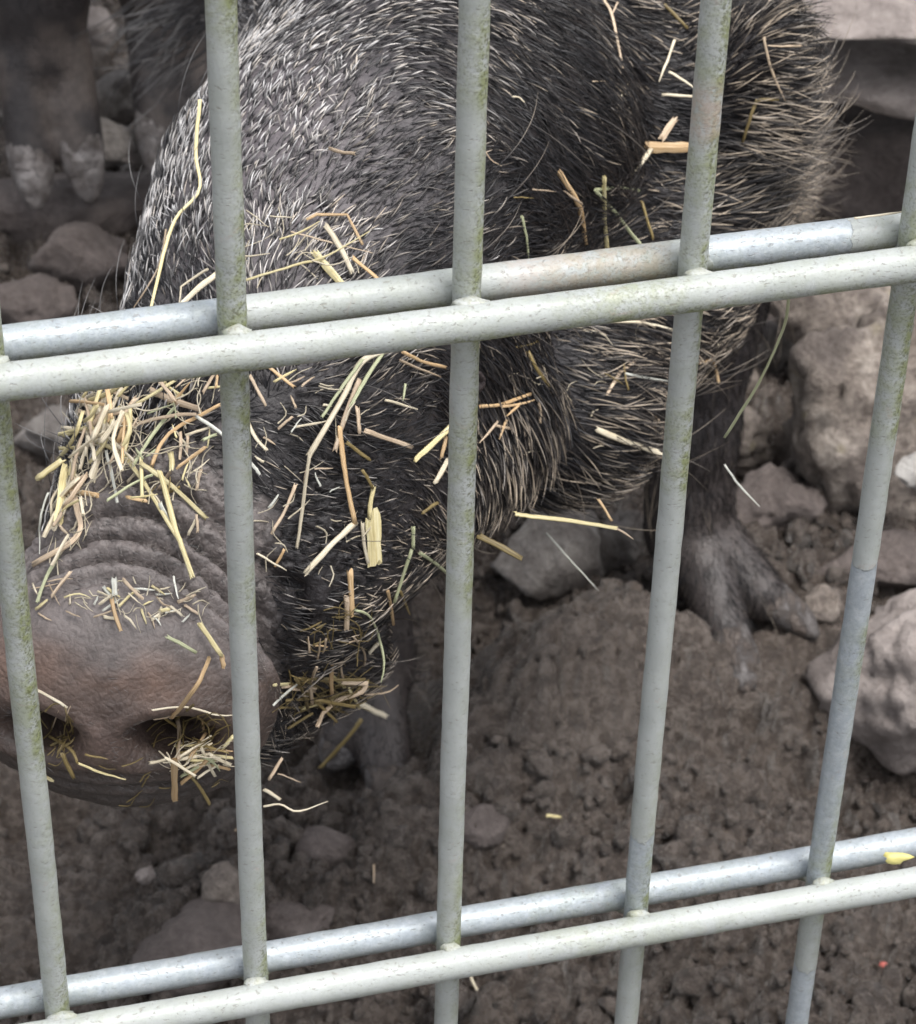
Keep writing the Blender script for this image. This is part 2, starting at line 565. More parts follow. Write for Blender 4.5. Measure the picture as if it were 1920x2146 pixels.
E_ = np.array
def seat(px, py, up):
    z = .005
    for _ in range(5):
        q = atz(px, py, z); z = float(np.mean(ground_height(q[0] + E_([0, .008, -.008, 0, 0]), q[1] + E_([0, 0, 0, .008, -.008])))) + up
    return atz(px, py, z)
footR = seat(1440, 1235, .002); footL = seat(775, 1530, .002)
def leg_prims(foot, topp, toes, s=1.0):
    f = foot.copy()
    out = [('c', topp, f + E_([0, .012, .075]) * 1.0, .036 * s, .0175 * s, .012),
           ('c', f + E_([0, .012, .075]), f + E_([0, .004, .030]), .0175 * s, .0185 * s, .010)]
    for (dx, dy) in toes:
        tip = f + E_([dx, dy, .006])
        out.append(('c', f + E_([dx * .25, dy * .2 + .003, .026]), f + (tip - f) * .62 + E_([0, 0, .008]), .0125 * s, .0105 * s, .005))
    return out
body_c = E_([.160, .53, .285])
bax = A3(E_([.44, .9, 0]), E_([.9, -.44, 0]), UP)
toesR = [tuple((seat(1690, 1300, .006) - footR)[:2]), tuple((seat(1565, 1385, .006) - footR)[:2])]
toesL = [tuple((seat(700, 1600, .006) - footL)[:2]), tuple((seat(830, 1625, .006) - footL)[:2])]
PIG = [
    ('e', loc(0, .006, -.002), E_([.0405, .0155, .0268]), NA, .004),                 # snout disc
    ('c', loc(-.001, .018, .003), loc(.013, .075, .020), .0290, .0335, .010),         # muzzle tube
    ('e', loc(.003, .032, -.0185), E_([.036, .036, .018]), NA, .010),                    # lower lip and chin
    ('c', loc(.012, .055, -.012), loc(.035, .13, -.018), .024, .034, .014),           # lower jaw
    ('c', B(600, 1200, .085), B(930, 860, .150), .027, .031, .016),
    ('c', B(520, 1490, .078), B(670, 1350, .105), .0125, .019, .012),                   # cheek
    ('c', B(535, 880, .115), B(725, 490, .185), .041, .056, .022),                    # bridge to forehead
    ('e', B(885, 300, .230), E_([.062, .062, .057]), None, .020),                     # forehead
    ('e', B(1130, 800, .190), E_([.038, .042, .033]), None, .016),                    # jowl
    ('e', B(1240, 560, .235), E_([.050, .050, .046]), None, .022),                    # upper cheek
    ('e', B(1280, 130, .290), E_([.061, .06, .060]), None, .025),                     # neck
    ('c', B(930, 690, .140), B(780, 740, .127), .012, .012, .016),                    # brow
    ('e', body_c, E_([.27, .088, .110]), bax, .03),                                   # body
]
ear_c = B(1560, 270, .235)
PIG.append(('e', ear_c, E_([.017, .012, .040]), A3(E_([.9, .3, -.2]), E_([-.3, .9, .1]), E_([.15, 0, 1])), .026))
PIG += leg_prims(footR, E_([.205, .40, .20]), toesR)
PIG += leg_prims(footL, E_([.07, .39, .20]), toesL)
PIG += leg_prims(E_([.30, .70, 0]), E_([.27, .70, .20]), [(.01, -.035), (-.015, -.03)])
PIG += leg_prims(E_([.14, .75, 0]), E_([.17, .70, .20]), [(.01, -.035), (-.015, -.03)])
# nostrils and eye sockets
for sx in (-1, 1):
    PIG.append(('-e', loc(sx * .0165, -.008, -.0035), E_([.0108, .014, .0060]), NA @ rotm(0, sx * .22, 0), .005))
    PIG.append(('-c', loc(sx * .0165, -.002, -.003), loc(sx * .010, .024, .001), .0062, .005, .003))
PIG.append(('-c', loc(-.034, .018, -.0225), loc(.036, .02, -.0225), .0012, .0012, .004))   # mouth line

def pig_sdf(P): return eval_sdf(PIG, P)

def build_body(prims, lo, hi, h, fine_fn, name, levels=2):
    fn = lambda P: eval_sdf(prims, P)
    V, Qd = surface_nets(prims, lo, hi, h)
    V = project_to(fn, V, 5)
    bm = bmesh.new()
    vs = [bm.verts.new(v) for v in V]
    for q in Qd:
        try: bm.faces.new([vs[i] for i in q])
        except ValueError: pass
    for _ in range(2):
        bmesh.ops.smooth_vert(bm, verts=bm.verts, factor=.5, use_axis_x=True, use_axis_y=True, use_axis_z=True)
    for lv in range(levels):
        fs = [f for f in bm.faces if fine_fn(f.calc_center_median())]
        es = list({e for f in fs for e in f.edges})
        bmesh.ops.subdivide_edges(bm, edges=es, cuts=1, use_grid_fill=True)
    bmesh.ops.recalc_face_normals(bm, faces=bm.faces)
    me = bpy.data.meshes.new(name)
    bm.to_mesh(me); bm.free()
    co = np.empty(len(me.vertices) * 3, np.float32); me.vertices.foreach_get('co', co); co = co.reshape(-1, 3).astype(float)
    co = project_to(fn, co, 3)
    return me, co

me, co = build_body(PIG, (-.17, .005, -.005), (.40, .80, .43), .0034, lambda c: c.y < .125, 'body')
nrm = grad(pig_sdf, co); nrm /= np.maximum(np.linalg.norm(nrm, axis=1, keepdims=True), 1e-6)

def nose_local(P):
    q = P - NOSE
    return q @ LAT, q @ NBK, q @ NUP

def bare_mask(P):
    """1 on the naked snout skin, 0 in the fur"""
    l, b_, u = nose_local(P)
    m = 1 - smooth01(.042, .050, b_ + 0.25 * np.abs(l) + .004 * vnoise(P * 120, 5))
    m = m * (1 - smooth01(.033, .040, np.where(b_ > .016, l, 0)))
    return m

def skin_detail(P):
    l, b_, u = nose_local(P)
    warp = .0030 * vnoise(P * 45, 1) + .0012 * vnoise(P * 130, 2)
    # folds ring the muzzle behind the disc, wider to the side
    s = b_ - .0085 + warp + .10 * np.abs(l + .004)
    t = s / .0066 - .35 * np.clip(s / .03, 0, 1) ** 2
    ph = t - np.floor(t)
    cush = np.sin(math.pi * ph) ** .62
    up = smooth01(-.004, .010, u)
    win = smooth01(-.001, .002, s) * (1 - smooth01(.026, .038, s)) * up
    d = .0068 * (cush - .55) * win
    # small cross creases
    Pn = np.stack([l * 240, b_ * 430, u * 240], 1) + .9 * np.stack([vnoise(P * 150, 11), vnoise(P * 150, 12), vnoise(P * 150, 13)], 1)
    f1, f2 = worley3(Pn, 3)
    cr = 1 - smooth01(0, .22, f2 - f1)
    dm = smooth01(.004, .014, b_) * (1 - smooth01(.05, .07, b_)) * (.35 + .65 * up)
    d -= .0015 * cr * dm * smooth01(-.35, .3, vnoise(P * 70, 8) + .25)
    # leathery disc
    disc = 1 - smooth01(.004, .012, b_)
    d += (.00012 * fbm(np.stack([l * 500, b_ * 500, u * 1400], 1), 3, 4)) * disc
    d += .0005 * fbm(P * 90, 3, 6) * disc
    # bulging nostril rims
    for sx in (-1, 1):
        rr = np.hypot((l - sx * .0165) / .0125, (u + .0035) / .0078)
        d += .0011 * np.exp(-((rr - 1.25) / .3) ** 2) * disc
    # soft folds of the lower lip
    low = smooth01(-.008, -.016, u) * (1 - smooth01(.05, .06, b_))
    d += .0007 * np.sin(u * 1500 + 2.2 * vnoise(P * 60, 17)) * low
    return d
fine = co[:, 1] < .14
dd = np.zeros(len(co)); dd[fine] = skin_detail(co[fine])
co2 = co + nrm * dd[:, None]
me.vertices.foreach_set('co', co2.astype(np.float32).ravel())

# pigment: snout reddish brown over the rim, slate behind; blue-black and brown hide under the fur
def pigment(P):
    n = len(P)
    l, b_, u = nose_local(P)
    bare = bare_mask(P)
    px = project(P)
    base = np.tile([.020, .017, .018], (n, 1))
    grey = np.exp(-(((px[:, 0] - 540) / 330) ** 2 + ((px[:, 1] - 330) / 360) ** 2) ** 1.5)
    base = base + grey[:, None] * np.array([.085, .076, .081])
    slate = np.array([.135, .117, .112]); red = np.array([.145, .096, .076]); dark = np.array([.062, .044, .037])
    nz = .5 + .5 * fbm(P * 60, 3, 30)
    sk = slate * (.75 + .5 * nz[:, None])
    rim = np.exp(-((u - .0135 + .003 * vnoise(P * 90, 2)) / .0055) ** 2) * (1 - smooth01(.008, .016, b_)) * (1 - smooth01(.022, .036, np.abs(l + .003)))
    face = (1 - smooth01(.006, .014, b_)) * (1 - smooth01(.006, .016, u))
    sk = sk * (1 - face[:, None]) + (dark * (.8 + .6 * nz[:, None])) * face[:, None]
    rim = np.clip(rim * (.55 + .8 * nz), 0, 1)[:, None]
    sk = sk * (1 - rim) + red * rim
    pink = np.exp(-((l / .008) ** 2 + ((u + .004) / .01) ** 2)) * face
    sk = sk + pink[:, None] * np.array([.03, .02, .018])
    low = smooth01(-.010, -.018, u)[:, None] * (b_ < .06)[:, None]
    sk = sk * (1 - low) + np.array([.045, .035, .031]) * low
    lm = ((P[:, 1] > .25) * smooth01(.11, .05, P[:, 2]))[:, None] * (.5 + .6 * nz[:, None])
    base = base + lm * np.array([.030, .024, .020])
    return base * (1 - bare[:, None]) + sk * bare[:, None]
pc = pigment(co2)
ca = me.color_attributes.new('pigment', 'FLOAT_COLOR', 'POINT')
ca.data.foreach_set('color', np.c_[pc, np.ones(len(pc))].astype(np.float32).ravel())

def skin_material():
    m, nt, b = new_mat('pig_skin')
    co_ = geoco(nt)
    a = attr(nt, 'pigment')
    n1 = noise_node(nt, 260, 8, .65, .2, co_)
    v = ramp(nt, n1, [(.3, (.72, .72, .72)), (.7, (1.3, 1.28, 1.26))])
    mm = N(nt, 'ShaderNodeMix', data_type='RGBA', blend_type='MULTIPLY'); mm.inputs[0].default_value = 1
    nt.links.new(a.outputs['Color'], mm.inputs[6]); nt.links.new(v, mm.inputs[7])
    nt.links.new(mm.outputs[2], b.inputs['Base Color'])
    rr = N(nt, 'ShaderNodeMapRange'); nt.links.new(n1, rr.inputs[0]); rr.inputs[3].default_value = .32; rr.inputs[4].default_value = .58
    nt.links.new(rr.outputs[0], b.inputs['Roughness'])
    b.inputs['Specular IOR Level'].default_value = .45
    vo = N(nt, 'ShaderNodeTexVoronoi', feature='DISTANCE_TO_EDGE'); vo.inputs['Scale'].default_value = 480
    nt.links.new(co_, vo.inputs['Vector'])
    pores = mathn(nt, 'MULTIPLY', mathn(nt, 'MINIMUM', vo.outputs['Distance'], .3), 1.4)
    h = mathn(nt, 'ADD', pores, mathn(nt, 'ADD', n1, noise_node(nt, 1100, 4, .6, 0, co_)))
    bump(nt, b, h, .7, .00042)
    return m
SKIN = skin_material()

pig = empty('pig', (.13, .45, 0), 'black hairy pig with straw on its muzzle, poking its snout against the fence', 'pig')
body = link_mesh('body', me, SKIN, pig)

# hooves
def hoof_material(name='hoof_horn', k=1.0, cover=1.0):
    m, nt, b = new_mat(name)
    co_ = geoco(nt)
    c = ramp(nt, noise_node(nt, 120, 6, .6, .3, co_), [(.32, (.04 * k, .033 * k, .03 * k)), (.5, (.085 * k, .076 * k, .073 * k)), (.7, (.15 * k, .138 * k, .135 * k))])
    mud = ramp(nt, noise_node(nt, 75, 6, .7, .6, co_), [(.44, (0, 0, 0)), (.56, (1, 1, 1))])
    c = mixc(nt, mathn(nt, 'MULTIPLY', mud, cover), c, (.075, .058, .048))
    nt.links.new(c, b.inputs['Base Color']); b.inputs['Roughness'].default_value = .55
    bump(nt, b, mathn(nt, 'ADD', mud, noise_node(nt, 300, 5, .6, 0, co_)), .8, .002)
    return m
HORN = hoof_material()
HORN2 = hoof_material('dry_hoof_horn', 1.9, .25)
def hoof(tip, root, r, parent, name='hoof', mat=None):
    V, Fc = ICO[3]
    ax = Vector(tip - root); L = ax.length; ax.normalize()
    q = ax.to_track_quat('Y', 'Z').to_matrix()
    W = V * (1 + .10 * fbm(V * 1.6 + tip * 90, 3, 4))[:, None]
    t = np.clip((W[:, 1] + 1) / 2, 0, 1.1)
    W[:, 0] *= r * (1 - .12 * t ** 2); W[:, 2] *= r * .85 * (1 - .35 * t ** 1.5); W[:, 1] *= L * .5
    W[:, 2] = np.maximum(W[:, 2], -r * .45)
    W = W @ np.array(q).T + (tip + root) / 2
    return link_mesh(name, np_mesh(name, W, Fc), mat or HORN, parent)
for foot, toes in ((footR, toesR), (footL, toesL), (E_([.30, .70, 0]), [(.01, -.035), (-.015, -.03)]), (E_([.14, .75, 0]), [(.01, -.035), (-.015, -.03)])):
    for dx, dy in toes:
        tip = foot + E_([dx * 1.12, dy * 1.12, .004]); rt = foot + E_([dx * .42, dy * .42, .017])
        hoof(tip, rt, .0098, pig)

# eye beneath the brow (mostly hidden behind the third wire)
def eye_material():
    m, nt, b = new_mat('dark_eye'); b.inputs['Base Color'].default_value = (.015, .01, .008, 1); b.inputs['Roughness'].default_value = .08
    return m
bvh = BVHTree.FromPolygons([tuple(v) for v in co2], [tuple(p.vertices) for p in me.polygons])
def hit(px, py):
    r = bvh.ray_cast(Vector(CAM), Vector(ray(px, py)).normalized())
    return r[0], r[1]
hp, hn = hit(982, 800)
V, Fc = ICO[3]
o = link_mesh('eye', np_mesh('eye', V * .0048 + np.array(hp) - np.array(hn) * .0030, Fc), eye_material(), pig)
for i, a0 in enumerate((0.35, -0.35)):   # heavy lids
    pts = []
    for t in np.linspace(-1, 1, 9):
        w = np.array(hp) + LAT * t * .0065 + UP * (.0034 * (1 - t * t)) * (1 if i == 0 else -1) - np.array(hn) * (.0006 + .003 * t * t)
        pts.append(w)
    V_, F_ = [], []
    for k, w in enumerate(pts):
        for j in range(6):
            a = j * math.pi / 3
            V_.append(w + (UP * math.cos(a) + np.array(hn) * math.sin(a)) * .0016)
    for k in range(8):
        for j in range(6):
            F_.append((k * 6 + j, k * 6 + (j + 1) % 6, k * 6 + 6 + (j + 1) % 6, k * 6 + 6 + j))
    mesh_obj('eyelid', V_, F_, SKIN, pig).data.color_attributes.new('pigment', 'FLOAT_COLOR', 'POINT').data.foreach_set('color', [.04, .03, .03, 1] * len(V_))

# ------------------------------------------------------------------ fur
FLOW = np.array([  # px, py, direction of the tips in degrees (0 right, 90 up)
    (500, 80, 70), (700, 150, 62), (600, 300, 68), (450, 450, 100), (330, 450, 128), (280, 600, 140), (230, 750, 150), (400, 150, 100),
    (150, 950, 165), (430, 650, 110), (800, 400, 38), (900, 550, 22), (700, 600, 50), (950, 350, 30), (1000, 90, -40), (1030, 220, -32), (1150, 350, -14), (1300, 250, -18),
    (1150, 480, -4), (1400, 500, 12), (1300, 100, -25), (1600, 130, 8), (1590, 280, -8), (1680, 400, 2), (1500, 430, 18), (1480, 100, 55), (1200, 700, 4),
    (1050, 740, -35), (1000, 860, -50), (1110, 950, -60), (1050, 1060, -82), (1200, 1040, -40), (1300, 930, -18), (1370, 1040, -12), (1300, 760, 6), (1450, 700, -5),
    (640, 880, -32), (560, 780, 120), (520, 950, -40), (750, 780, 32), (820, 880, 14), (700, 1020, -12), (600, 1120, -22), (800, 1050, 0), (900, 1000, -20), (700, 1250, 2),
    (640, 1360, -20), (560, 1300, -32), (800, 1200, -5), (350, 800, 100), (300, 950, 60), (230, 1050, 90), (420, 980, 0), (450, 1150, -30), (540, 1450, -40), (250, 1690, -12), (500, 1650, -10)], float)

def flow_dir(P, Nn):
    px = project(P)
    vx = np.zeros(len(P)); vy = np.zeros(len(P)); ws = np.zeros(len(P))
    for (x, y, a) in FLOW:
        w = 1 / (((px[:, 0] - x) ** 2 + (px[:, 1] - y) ** 2) + 400) ** 1.5
        vx += w * math.cos(math.radians(a)); vy += w * math.sin(math.radians(a)); ws += w
    an = np.arctan2(vy, vx) + .22 * vnoise(P * 45, 61) + .16 * vnoise(P * 190, 62)
    D = np.outer(np.cos(an), MAT[:, 0]) + np.outer(np.sin(an), MAT[:, 1])
    # away from the picture, let the coat run backwards and down
    body_dir = np.tile(E_([.40, .82, -.35]), (len(P), 1))
    inh = smooth01(.24, .34, P[:, 1])[:, None]
    inf = ((px[:, 1] > -30) & (P[:, 1] < .30)).astype(float)[:, None]
    legs = (P[:, 2] < .16)[:, None] & (P[:, 1] > .26)[:, None]
    D = D * inf + body_dir * (1 - inf)
    D = np.where(legs, np.tile(E_([0, -.1, -1.]), (len(P), 1)), D)
    D = D - (D * Nn).sum(1, keepdims=True) * Nn
    return D / np.maximum(np.linalg.norm(D, axis=1, keepdims=True), 1e-6)

def region(px, c, s):
    return np.exp(-(((px[:, 0] - c[0]) / s[0]) ** 2 + ((px[:, 1] - c[1]) / s[1]) ** 2))

me.calc_loop_triangles()
tri = np.empty(len(me.loop_triangles) * 3, np.int32); me.loop_triangles.foreach_get('vertices', tri); tri = tri.reshape(-1, 3)
T = co2[tri]; tn = np.cross(T[:, 1] - T[:, 0], T[:, 2] - T[:, 0]); ta = np.linalg.norm(tn, axis=1) / 2
tc = T.mean(1)

def sample(n, wfun, seed):
    rng = np.random.default_rng(seed)
    w = ta * wfun(tc)
    i = rng.choice(len(ta), n, p=w / w.sum())
    r1 = np.sqrt(rng.random(n)); r2 = rng.random(n)
    P = (1 - r1)[:, None] * T[i, 0] + (r1 * (1 - r2))[:, None] * T[i, 1] + (r1 * r2)[:, None] * T[i, 2]
    Nn = nrm[tri[i]].mean(1); Nn /= np.maximum(np.linalg.norm(Nn, axis=1, keepdims=True), 1e-6)
    return P, Nn, rng

def base_weight(P):
    px = project(P)
    inside = (px[:, 0] > -150) & (px[:, 0] < 2050) & (px[:, 1] > -150) & (px[:, 1] < 2200)
    g = grad(pig_sdf, P); facing = ((CAM - P) * g).sum(1) > -.10
    w = np.where(inside & facing, 1.0, .12)
    return w * (1 - bare_mask(P)) * (P[:, 2] > .012)

def add_fur(name, P, Nn, D, L, lift, rad, tint, rng, mat, parent, npt=6, curl=.25, droop=.0):
    n = len(P)
    S = np.cross(Nn, D)
    s = np.linspace(0, 1, npt)
    side = rng.normal(0, curl, n)
    ph = rng.uniform(0, 6.28, n)
    pts = np.empty((n, npt, 3))
    for k, t in enumerate(s):
        el = lift * (1 - .55 * t)
        pts[:, k] = P - Nn * .0006 + (D * (np.cos(el) * L * t)[:, None]) + (Nn * (np.sin(el) * L * t)[:, None]) + S * (side * L * t * t + .02 * L * np.sin(ph + 4 * t) * t)[:, None] \
            + np.array([0, 0, -1.]) * (droop * L * t * t)[:, None]
    cv = bpy.data.hair_curves.new(name)
    cv.add_curves([npt] * n)
    cv.attributes['position'].data.foreach_set('vector', pts.astype(np.float32).ravel()) if 'position' in cv.attributes else cv.position_data.foreach_set('vector', pts.astype(np.float32).ravel())
    ra = cv.attributes.get('radius') or cv.attributes.new('radius', 'FLOAT', 'POINT')
    prof = np.clip(1.0 - s ** 3.0 * .82, .1, 1)
    ra.data.foreach_set('value', (rad[:, None] * prof[None]).astype(np.float32).ravel())
    ti = cv.attributes.new('tint', 'FLOAT', 'CURVE')
    ti.data.foreach_set('value', tint.astype(np.float32))
    wa = cv.attributes.new('warm', 'FLOAT', 'CURVE')
    wx = project(P); wa.data.foreach_set('value', np.clip(smooth01(350, 1500, wx[:, 0] + .35 * wx[:, 1]) * 1.05 + rng.normal(0, .22, n), 0, 1).astype(np.float32))
    cv.materials.append(mat)
    o = bpy.data.objects.new(name, cv)
    COL.objects.link(o)
    if parent:
        o.parent = parent
        o.matrix_parent_inverse = Matrix.Translation(-Vector(parent.location))
    o['kind'] = 'stuff'
    return o

def fur_material(name, root, pale, warm, spec=.5):
    m, nt, b = new_mat(name)
    hi = N(nt, 'ShaderNodeHairInfo')
    tint = attr(nt, 'tint').outputs['Fac']; w = attr(nt, 'warm').outputs['Fac']
    tipc = mixc(nt, w, pale, warm)
    rise = ramp(nt, hi.outputs['Intercept'], [(.28, (0, 0, 0)), (.72, (1, 1, 1))])
    f = mathn(nt, 'MULTIPLY', rise, tint)
    c = mixc(nt, f, root, tipc)
    nt.links.new(c, b.inputs['Base Color'])
    b.inputs['Roughness'].default_value = .36
    b.inputs['Specular IOR Level'].default_value = spec
    return m
FUR = fur_material('bristle_fur', (.008, .007, .009), (.64, .625, .62), (.56, .46, .35))
UNDER = fur_material('under_fur', (.005, .005, .006), (.020, .018, .020), (.040, .030, .025), .22)

# dark under-coat
P, Nn, rng = sample(56000, lambda P: base_weight(P) * (1 - .72 * region(project(P), (540, 300), (300, 340))), 3)
px = project(P)
D = flow_dir(P, Nn); n = len(P)
muzzle = region(px, (640, 1120), (330, 330)); fore = region(px, (600, 250), (300, 300)); right = smooth01(850, 1150, px[:, 0])
D = D + rng.normal(0, .14, (n, 3)); D -= (D * Nn).sum(1, keepdims=True) * Nn; D /= np.linalg.norm(D, axis=1, keepdims=True)
legm = ((P[:, 2] < .17) & (P[:, 1] > .25)).astype(float)
L = (.0085 + .006 * right - .003 * muzzle - .003 * fore) * rng.uniform(.6, 1.25, n) * (1 - .5 * legm)
add_fur('under_fur', P, Nn, D, L, rng.uniform(.18, .5, n), np.full(n, .00011) * rng.uniform(.8, 1.3, n), rng.uniform(0, 1, n) ** 1.5, rng, UNDER, pig)

# pale-tipped bristles
P, Nn, rng = sample(52000, lambda P: base_weight(P) * (1 + .9 * region(project(P), (560, 250), (330, 380)) + .9 * region(project(P), (1560, 330), (160, 300))), 4)
px = project(P)
D = flow_dir(P, Nn); n = len(P)
muzzle = region(px, (650, 1150), (330, 300)); fore = region(px, (540, 230), (330, 330)); right = smooth01(850, 1150, px[:, 0])
jowl = region(px, (1180, 900), (260, 230)); earr = region(px, (1600, 380), (170, 230)); dark = region(px, (1170, 300), (370, 360))
D = D + rng.normal(0, 1, (n, 3)) * (.16 + .20 * fore)[:, None]; D -= (D * Nn).sum(1, keepdims=True) * Nn; D /= np.linalg.norm(D, axis=1, keepdims=True)
L = (.0092 + .0015 * right - .0038 * muzzle - .0038 * fore + .0035 * jowl + .008 * earr - .0032 * dark) * rng.uniform(.55, 1.3, n)
lift = (.38 + .30 * fore + .12 * jowl + .1 * earr + .25 * dark) * rng.uniform(.6, 1.4, n)
tint = np.clip(.53 - .20 * muzzle + .08 * fore + .15 * earr - .64 * dark + rng.normal(0, .30, n) + .65 * vnoise(P * 48, 71) + .2 * vnoise(P * 200, 72), .02, 1)
tint *= (rng.random(n) < (.66 - .33 * muzzle - .36 * dark + .3 * fore)) * .88 + .12
legm = ((P[:, 2] < .17) & (P[:, 1] > .25)).astype(float)
tint *= 1 - .85 * legm; L *= 1 - .5 * legm; lift *= 1 - .6 * legm
rad = (.00020 - .00005 * muzzle + .00001 * fore) * rng.uniform(.75, 1.2, n)
add_fur('fur', P, Nn, D, L, lift, rad, tint, rng, FUR, pig, curl=.09)

# long loose whiskers on snout, jowl and ear
P, Nn, rng = sample(650, lambda P: base_weight(P) * (.05 + region(project(P), (1650, 380), (90, 170)) * 2.5 + .5 * region(project(P), (150, 900), (120, 200)) + .3 * region(project(P), (1350, 900), (160, 260))), 5)
n = len(P); D = flow_dir(P, Nn)
add_fur('whiskers', P, Nn, D, rng.uniform(.018, .036, n), rng.uniform(.35, .9, n), np.full(n, .00011), rng.uniform(.1, .6, n), rng, FUR, pig, npt=8, curl=.25, droop=.1)

# fine short hairs on the bare snout
def bare_w(P):
    return bare_mask(P) * (P[:, 1] < .12) * (((CAM - P) * grad(pig_sdf, P)).sum(1) > 0)
P, Nn, rng = sample(6500, bare_w, 6)
n = len(P); px = project(P)
an = math.radians(-18) + rng.normal(0, .35, n)
D = np.outer(np.cos(an), MAT[:, 0]) + np.outer(np.sin(an), MAT[:, 1]); D -= (D * Nn).sum(1, keepdims=True) * Nn; D /= np.linalg.norm(D, axis=1, keepdims=True)
add_fur('snout_hair', P, Nn, D, rng.uniform(.0012, .004, n), rng.uniform(.06, .25, n), np.full(n, .00005), rng.uniform(.0, .5, n), rng, FUR, pig, npt=4)

# ------------------------------------------------------------------ the second pig, its front legs at the top left
f1 = atz(108, 318, .045); f2 = atz(372, 270, .045)
P2 = leg_prims(f1, f1 + E_([.02, .03, .19]), [(-.0105, -.026), (.0115, -.026)], .95) + leg_prims(f2, f2 + E_([-.01, .03, .19]), [(-.014, -.026), (.010, -.027)], .95)
P2 = []
for f, tp in ((f1, E_([.02, .03, .19])), (f2, E_([-.01, .03, .19]))):
    P2 += [('c', f + tp, f + E_([0, .014, .085]), .042, .0235, .012), ('c', f + E_([0, .014, .085]), f + E_([0, .006, .055]), .0235, .0215, .012)]
    for dx in (-.0118, .0122):
        P2 += [('c', f + E_([dx * .8, .0, .052]), f + E_([dx, -.020, .010]), .0130, .0112, .0035)]
c2 = (f1 + f2) / 2 + E_([.01, .30, .26])
P2 += [('e', c2, E_([.12, .28, .12]), None, .04), ('e', c2 + E_([0, -.30, .14]), E_([.075, .09, .075]), None, .03),
       ('c', c2 + E_([0, -.36, .14]), c2 + E_([0, -.44, .12]), .045, .034, .03),
       ('c', c2 + E_([.07, .16, 0]), c2 + E_([.07, .18, -.25]), .04, .02, .03), ('c', c2 + E_([-.07, .16, 0]), c2 + E_([-.07, .18, -.25]), .04, .02, .03),
       ('e', c2 + E_([.06, -.27, .22]), E_([.03, .012, .035]), None, .01), ('e', c2 + E_([-.06, -.27, .22]), E_([.03, .012, .035]), None, .01)]
me2, cc2 = build_body(P2, c2 - E_([.2, .52, .32]), c2 + E_([.2, .32, .32]), .0050, lambda c: False, 'body', 0)
n2 = grad(lambda P: eval_sdf(P2, P), cc2); n2 /= np.maximum(np.linalg.norm(n2, axis=1, keepdims=True), 1e-6)
me2.vertices.foreach_set('co', cc2.astype(np.float32).ravel())
nz = .5 + .5 * fbm(cc2 * 30, 3, 5)
nz2 = smooth01(-.2, .5, fbm(cc2 * 70, 3, 8))
pg = np.array([.022, .020, .022]) + np.outer((.25 + nz2) * (.25 + .75 * smooth01(.19, .09, cc2[:, 2])), [.045, .036, .030])
me2.color_attributes.new('pigment', 'FLOAT_COLOR', 'POINT').data.foreach_set('color', np.c_[pg, np.ones(len(pg))].astype(np.float32).ravel())
pig2 = empty('pig', (c2[0], c2[1], 0), 'second dark pig standing behind at the top left, only its muddy front legs in view', 'pig')
link_mesh('body', me2, SKIN, pig2)
for f in (f1, f2):
    for dx in (-.0125, .0130):
        hoof(f + E_([dx * .97, -.036, -.008]), f + E_([dx * .97, -.008, .034]), .0112, pig2, mat=HORN2)
me2.calc_loop_triangles()
tri2 = np.empty(len(me2.loop_triangles) * 3, np.int32); me2.loop_triangles.foreach_get('vertices', tri2); tri2 = tri2.reshape(-1, 3)
T2 = cc2[tri2]; ta2 = np.linalg.norm(np.cross(T2[:, 1] - T2[:, 0], T2[:, 2] - T2[:, 0]), axis=1) * (T2[:, :, 2].mean(1) > .135)
rng = np.random.default_rng(9); i = rng.choice(len(ta2), 9000, p=ta2 / ta2.sum())
w = rng.dirichlet((1, 1, 1), 9000); P = (T2[i] * w[:, :, None]).sum(1); Nn = n2[tri2[i]].mean(1); Nn /= np.linalg.norm(Nn, axis=1, keepdims=True)
D = np.tile(E_([.1, .2, -1.]), (9000, 1)) + rng.normal(0, .2, (9000, 3)); D -= (D * Nn).sum(1, keepdims=True) * Nn; D /= np.linalg.norm(D, axis=1, keepdims=True)
add_fur('fur', P, Nn, D, rng.uniform(.010, .022, 9000), rng.uniform(.1, .4, 9000), np.full(9000, .00016), rng.random(9000) * .06, rng, FUR, pig2)
# shaggy elbow hair hanging between the legs
n = 200; c = atz(400, 10, .150)
P = c + rng.normal(0, 1, (n, 3)) * E_([.010, .010, .012]); Nn = np.tile(E_([-.6, -.6, .3]), (n, 1)); Nn /= np.linalg.norm(Nn[0])
D = np.tile(E_([-1., -.1, -.45]), (n, 1)) + rng.normal(0, .18, (n, 3)); D /= np.linalg.norm(D, axis=1, keepdims=True)
add_fur('elbow_hair', P, Nn, D, rng.uniform(.015, .035, n), rng.uniform(-.1, .3, n), np.full(n, .00022), rng.uniform(.0, .35, n), rng, FUR, pig2, npt=8, droop=.1)

